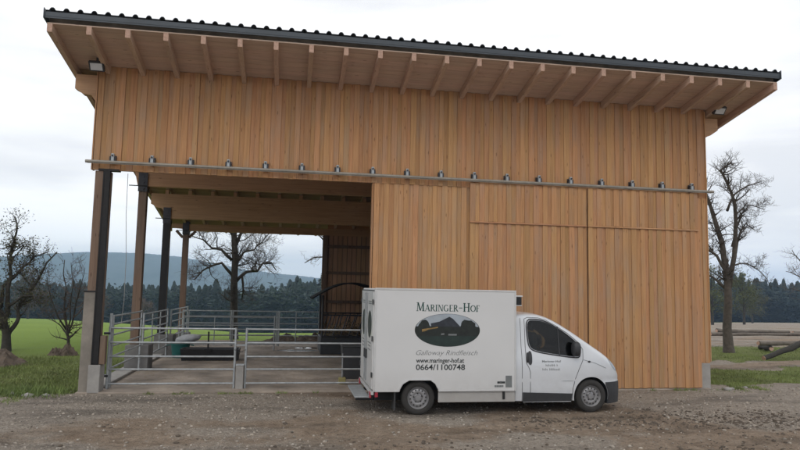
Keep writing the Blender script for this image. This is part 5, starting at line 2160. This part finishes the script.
def conifer(rng, nb=340):
    """unit tree: height 1, points as triangles"""
    V = []
    for _ in range(nb):
        u = rng.random() ** 0.8
        z = 0.06 + 0.92 * u
        R = 0.185 * (1 - z) ** 0.85 + 0.012
        a = rng.random() * 6.283
        L = R * rng.uniform(0.7, 1.15)
        d = np.array([math.cos(a), math.sin(a), 0])
        s = np.array([-math.sin(a), math.cos(a), 0])
        p0 = np.array([0, 0, z + 0.02]) + d * L * 0.15
        p1 = d * L + np.array([0, 0, z - 0.035 * rng.uniform(.5, 1.6)])
        w = 0.014 + 0.22 * L * rng.uniform(.5, .9)
        V += [p0 - s * w * 0.2, p0 * 0.45 + p1 * 0.55 - s * w - [0, 0, .012], p1]
        V += [p0 + s * w * 0.2, p1, p0 * 0.45 + p1 * 0.55 + s * w - [0, 0, .012]]
    return np.array(V)


def broadleaf(rng, nb=400):
    V = []
    cl = [(np.array([rng.normal(0, .13), rng.normal(0, .13), rng.uniform(.35, .88)]), rng.uniform(.08, .15)) for _ in range(12)]
    for k in range(nb * 2):
        c, r = cl[k % 12]
        p = c + rng.normal(0, 1, 3) * r * 0.62
        if k % 12 == 0:
            p = np.array([rng.normal(0, .10), rng.normal(0, .10), rng.uniform(0.03, .4)])
        a, b = rng.normal(0, .020, 3), rng.normal(0, .020, 3)
        V += [p - a, p + b, p + a]
    return np.array(V)


def forest(name, n, place, label):
    protos = [conifer(RNG) for _ in range(8)] + [broadleaf(RNG) for _ in range(4)]
    V = []
    for _ in range(n):
        x, y, h = place(RNG)
        kk = int(RNG.integers(8)) if RNG.random() < 0.58 else 8 + int(RNG.integers(4))
        v = protos[kk]
        if kk >= 8:
            h *= 0.86
        a = RNG.random() * 6.28
        w = RNG.uniform(1.3, 2.1)
        c, s = math.cos(a), math.sin(a)
        q = np.stack([(v[:, 0] * c - v[:, 1] * s) * w, (v[:, 0] * s + v[:, 1] * c) * w, v[:, 2]], 1) * h
        V.append(q + [x, y, ground_z(x, y) - 0.5])
    V = np.concatenate(V)
    return tag(link(name, big_mesh(name, V, np.arange(len(V)), 3, M['needles'])), label, 'forest', kind='stuff')


FE_AZ = [-0.60, -0.40, -0.30, -0.20, -0.10, 0.0, 0.15, 0.6, 0.8, 1.2]
FE_D = [340, 325, 315, 300, 270, 255, 255, 270, 280, 290]


def place_main(rng):
    while True:
        az = rng.uniform(-0.56, 0.22) if rng.random() < 0.68 else rng.uniform(0.55, 1.15)
        d = float(np.interp(az, FE_AZ, FE_D)) + 120 * rng.random() ** 1.2
        h = 20.0 + rng.normal(0, 1.6) + 3.0 * noise.noise(Vector((az * 9, 0.3, 0))) + 2.0 * noise.noise(Vector((az * 31, 5.3, 0)))
        return az * d, d, h * float(np.interp(az, [-0.56, -0.33, -0.25, -0.1, 0.1, 0.6, 1.1], [0.92, 0.88, 0.86, 0.92, 1.05, 0.98, 1.0]))


forest('forest', 1900, place_main, 'dark conifer forest beyond the meadow')


# rounder broadleaved trees in front of the wood
def leafy(name, x, y, h, w, label, leafm, seed, n=2600, group=None, ls=0.5):
    r_ = random.Random(seed)
    z0 = ground_z(x, y)
    t = thing(name, (x, y, z0), label, 'tree', group)
    mb = MB()
    mb.tube([(x, y, z0 - 0.3), (x + .1, y, z0 + h * 0.3), (x, y + .1, z0 + h * 0.7)], [h * 0.025, h * 0.018, h * 0.006], 8)
    cl = []
    for _ in range(26):
        a, u = r_.random() * 6.28, r_.random()
        zz_ = z0 + h * (0.22 + 0.72 * u)
        rr_ = w * 0.5 * math.sin(math.pi * min(1, 0.18 + 0.8 * u)) * r_.uniform(0.3, 1.0)
        c = Vector((x + rr_ * math.cos(a), y + rr_ * math.sin(a), zz_))
        cl.append((c, w * r_.uniform(0.09, 0.2)))
        mb.tube([(x, y, z0 + h * (0.15 + 0.5 * u)), c], [h * 0.006, h * 0.002], 4, caps=False)
    build(mb, 'trunk', M['bark_dark'], t)
    V = MB()
    for k in range(n):
        c, s = cl[k % len(cl)]
        p = c + Vector((r_.gauss(0, 1), r_.gauss(0, 1), r_.gauss(0, .8))) * s * 0.6
        a = Vector((r_.gauss(0, 1), r_.gauss(0, 1), r_.gauss(0, 1))).normalized() * ls * r_.uniform(.3, .7)
        b_ = Vector((r_.gauss(0, 1), r_.gauss(0, 1), r_.gauss(0, 1))).normalized() * ls * r_.uniform(.2, .5)
        V.add([p - a, p + b_, p + a], [(0, 1, 2)])
    build(V, 'crown', leafm, t)


GT = 'broadleaved trees before the wood'
leafy('field_tree', -88, 240, 17, 14, 'brownish rounded tree right of the apple tree before the wood', M['leaf_brown'], 3, group=GT, ls=0.7)
leafy('field_tree', -104, 235, 17, 16, 'dull green rounded tree behind the apple tree', M['leaf_dull'], 4, group=GT, ls=0.7)
leafy('field_tree', -70, 250, 13, 12, 'low reddish brown tree just left of the front barn post', M['leaf_brown'], 5, group=GT, ls=0.7)
leafy('field_tree', -55, 258, 10, 10, 'small reddish bush tree right of the front barn post', M['leaf_brown'], 6, group=GT, ls=0.7)
leafy('field_tree', 87, 122, 12.5, 8.5, 'yellow green tree right beside the barn corner', M['leaf_green'], 7, group=GT)
leafy('field_tree', 99, 128, 12.0, 8.5, 'olive green tree right of the tall bare tree', M['leaf_green'], 8, group=GT)
leafy('field_tree', 150, 190, 14, 12, 'dark green round tree before the wood at right', M['leaf_dull'], 9, group=GT, ls=0.6)

# puddles behind the pen
for k, (x, y, a, b_) in enumerate(((0.35, 24.6, 0.75, 0.30), (0.75, 25.6, 0.45, 0.22))):
    mb = MB()
    n = 26
    mb.add([(x + a * (1 + .25 * noise.noise(Vector((j * .9, k, 0)))) * math.cos(6.283 * j / n), y + b_ * (1 + .25 * noise.noise(Vector((j * .7, k, 3)))) * math.sin(6.283 * j / n), 0.040) for j in range(n)], [tuple(range(n))])
    tag(build(mb, 'puddle', plain('puddle_water', (0.09, 0.08, 0.07), 0.03, var=0.1)), kind='structure')

# ------------------------------------------------------------------ haze
mb = MB()
mb.box((-3600, -3100, -45), (3600, 3700, 150))
hz = build(mb, 'haze', [])
hm = bpy.data.materials.new('haze_air')
hm.use_nodes = True
nt = hm.node_tree
for n_ in list(nt.nodes):
    nt.nodes.remove(n_)
ho = N(nt, 'ShaderNodeOutputMaterial')
pv = N(nt, 'ShaderNodeVolumePrincipled')
pv.inputs['Color'].default_value = (0.49, 0.70, 1.0, 1)
pv.inputs['Density'].default_value = 0.00026
nt.links.new(pv.outputs['Volume'], ho.inputs['Volume'])
hz.data.materials.clear()
hz.data.materials.append(hm)
tag(hz, kind='stuff')
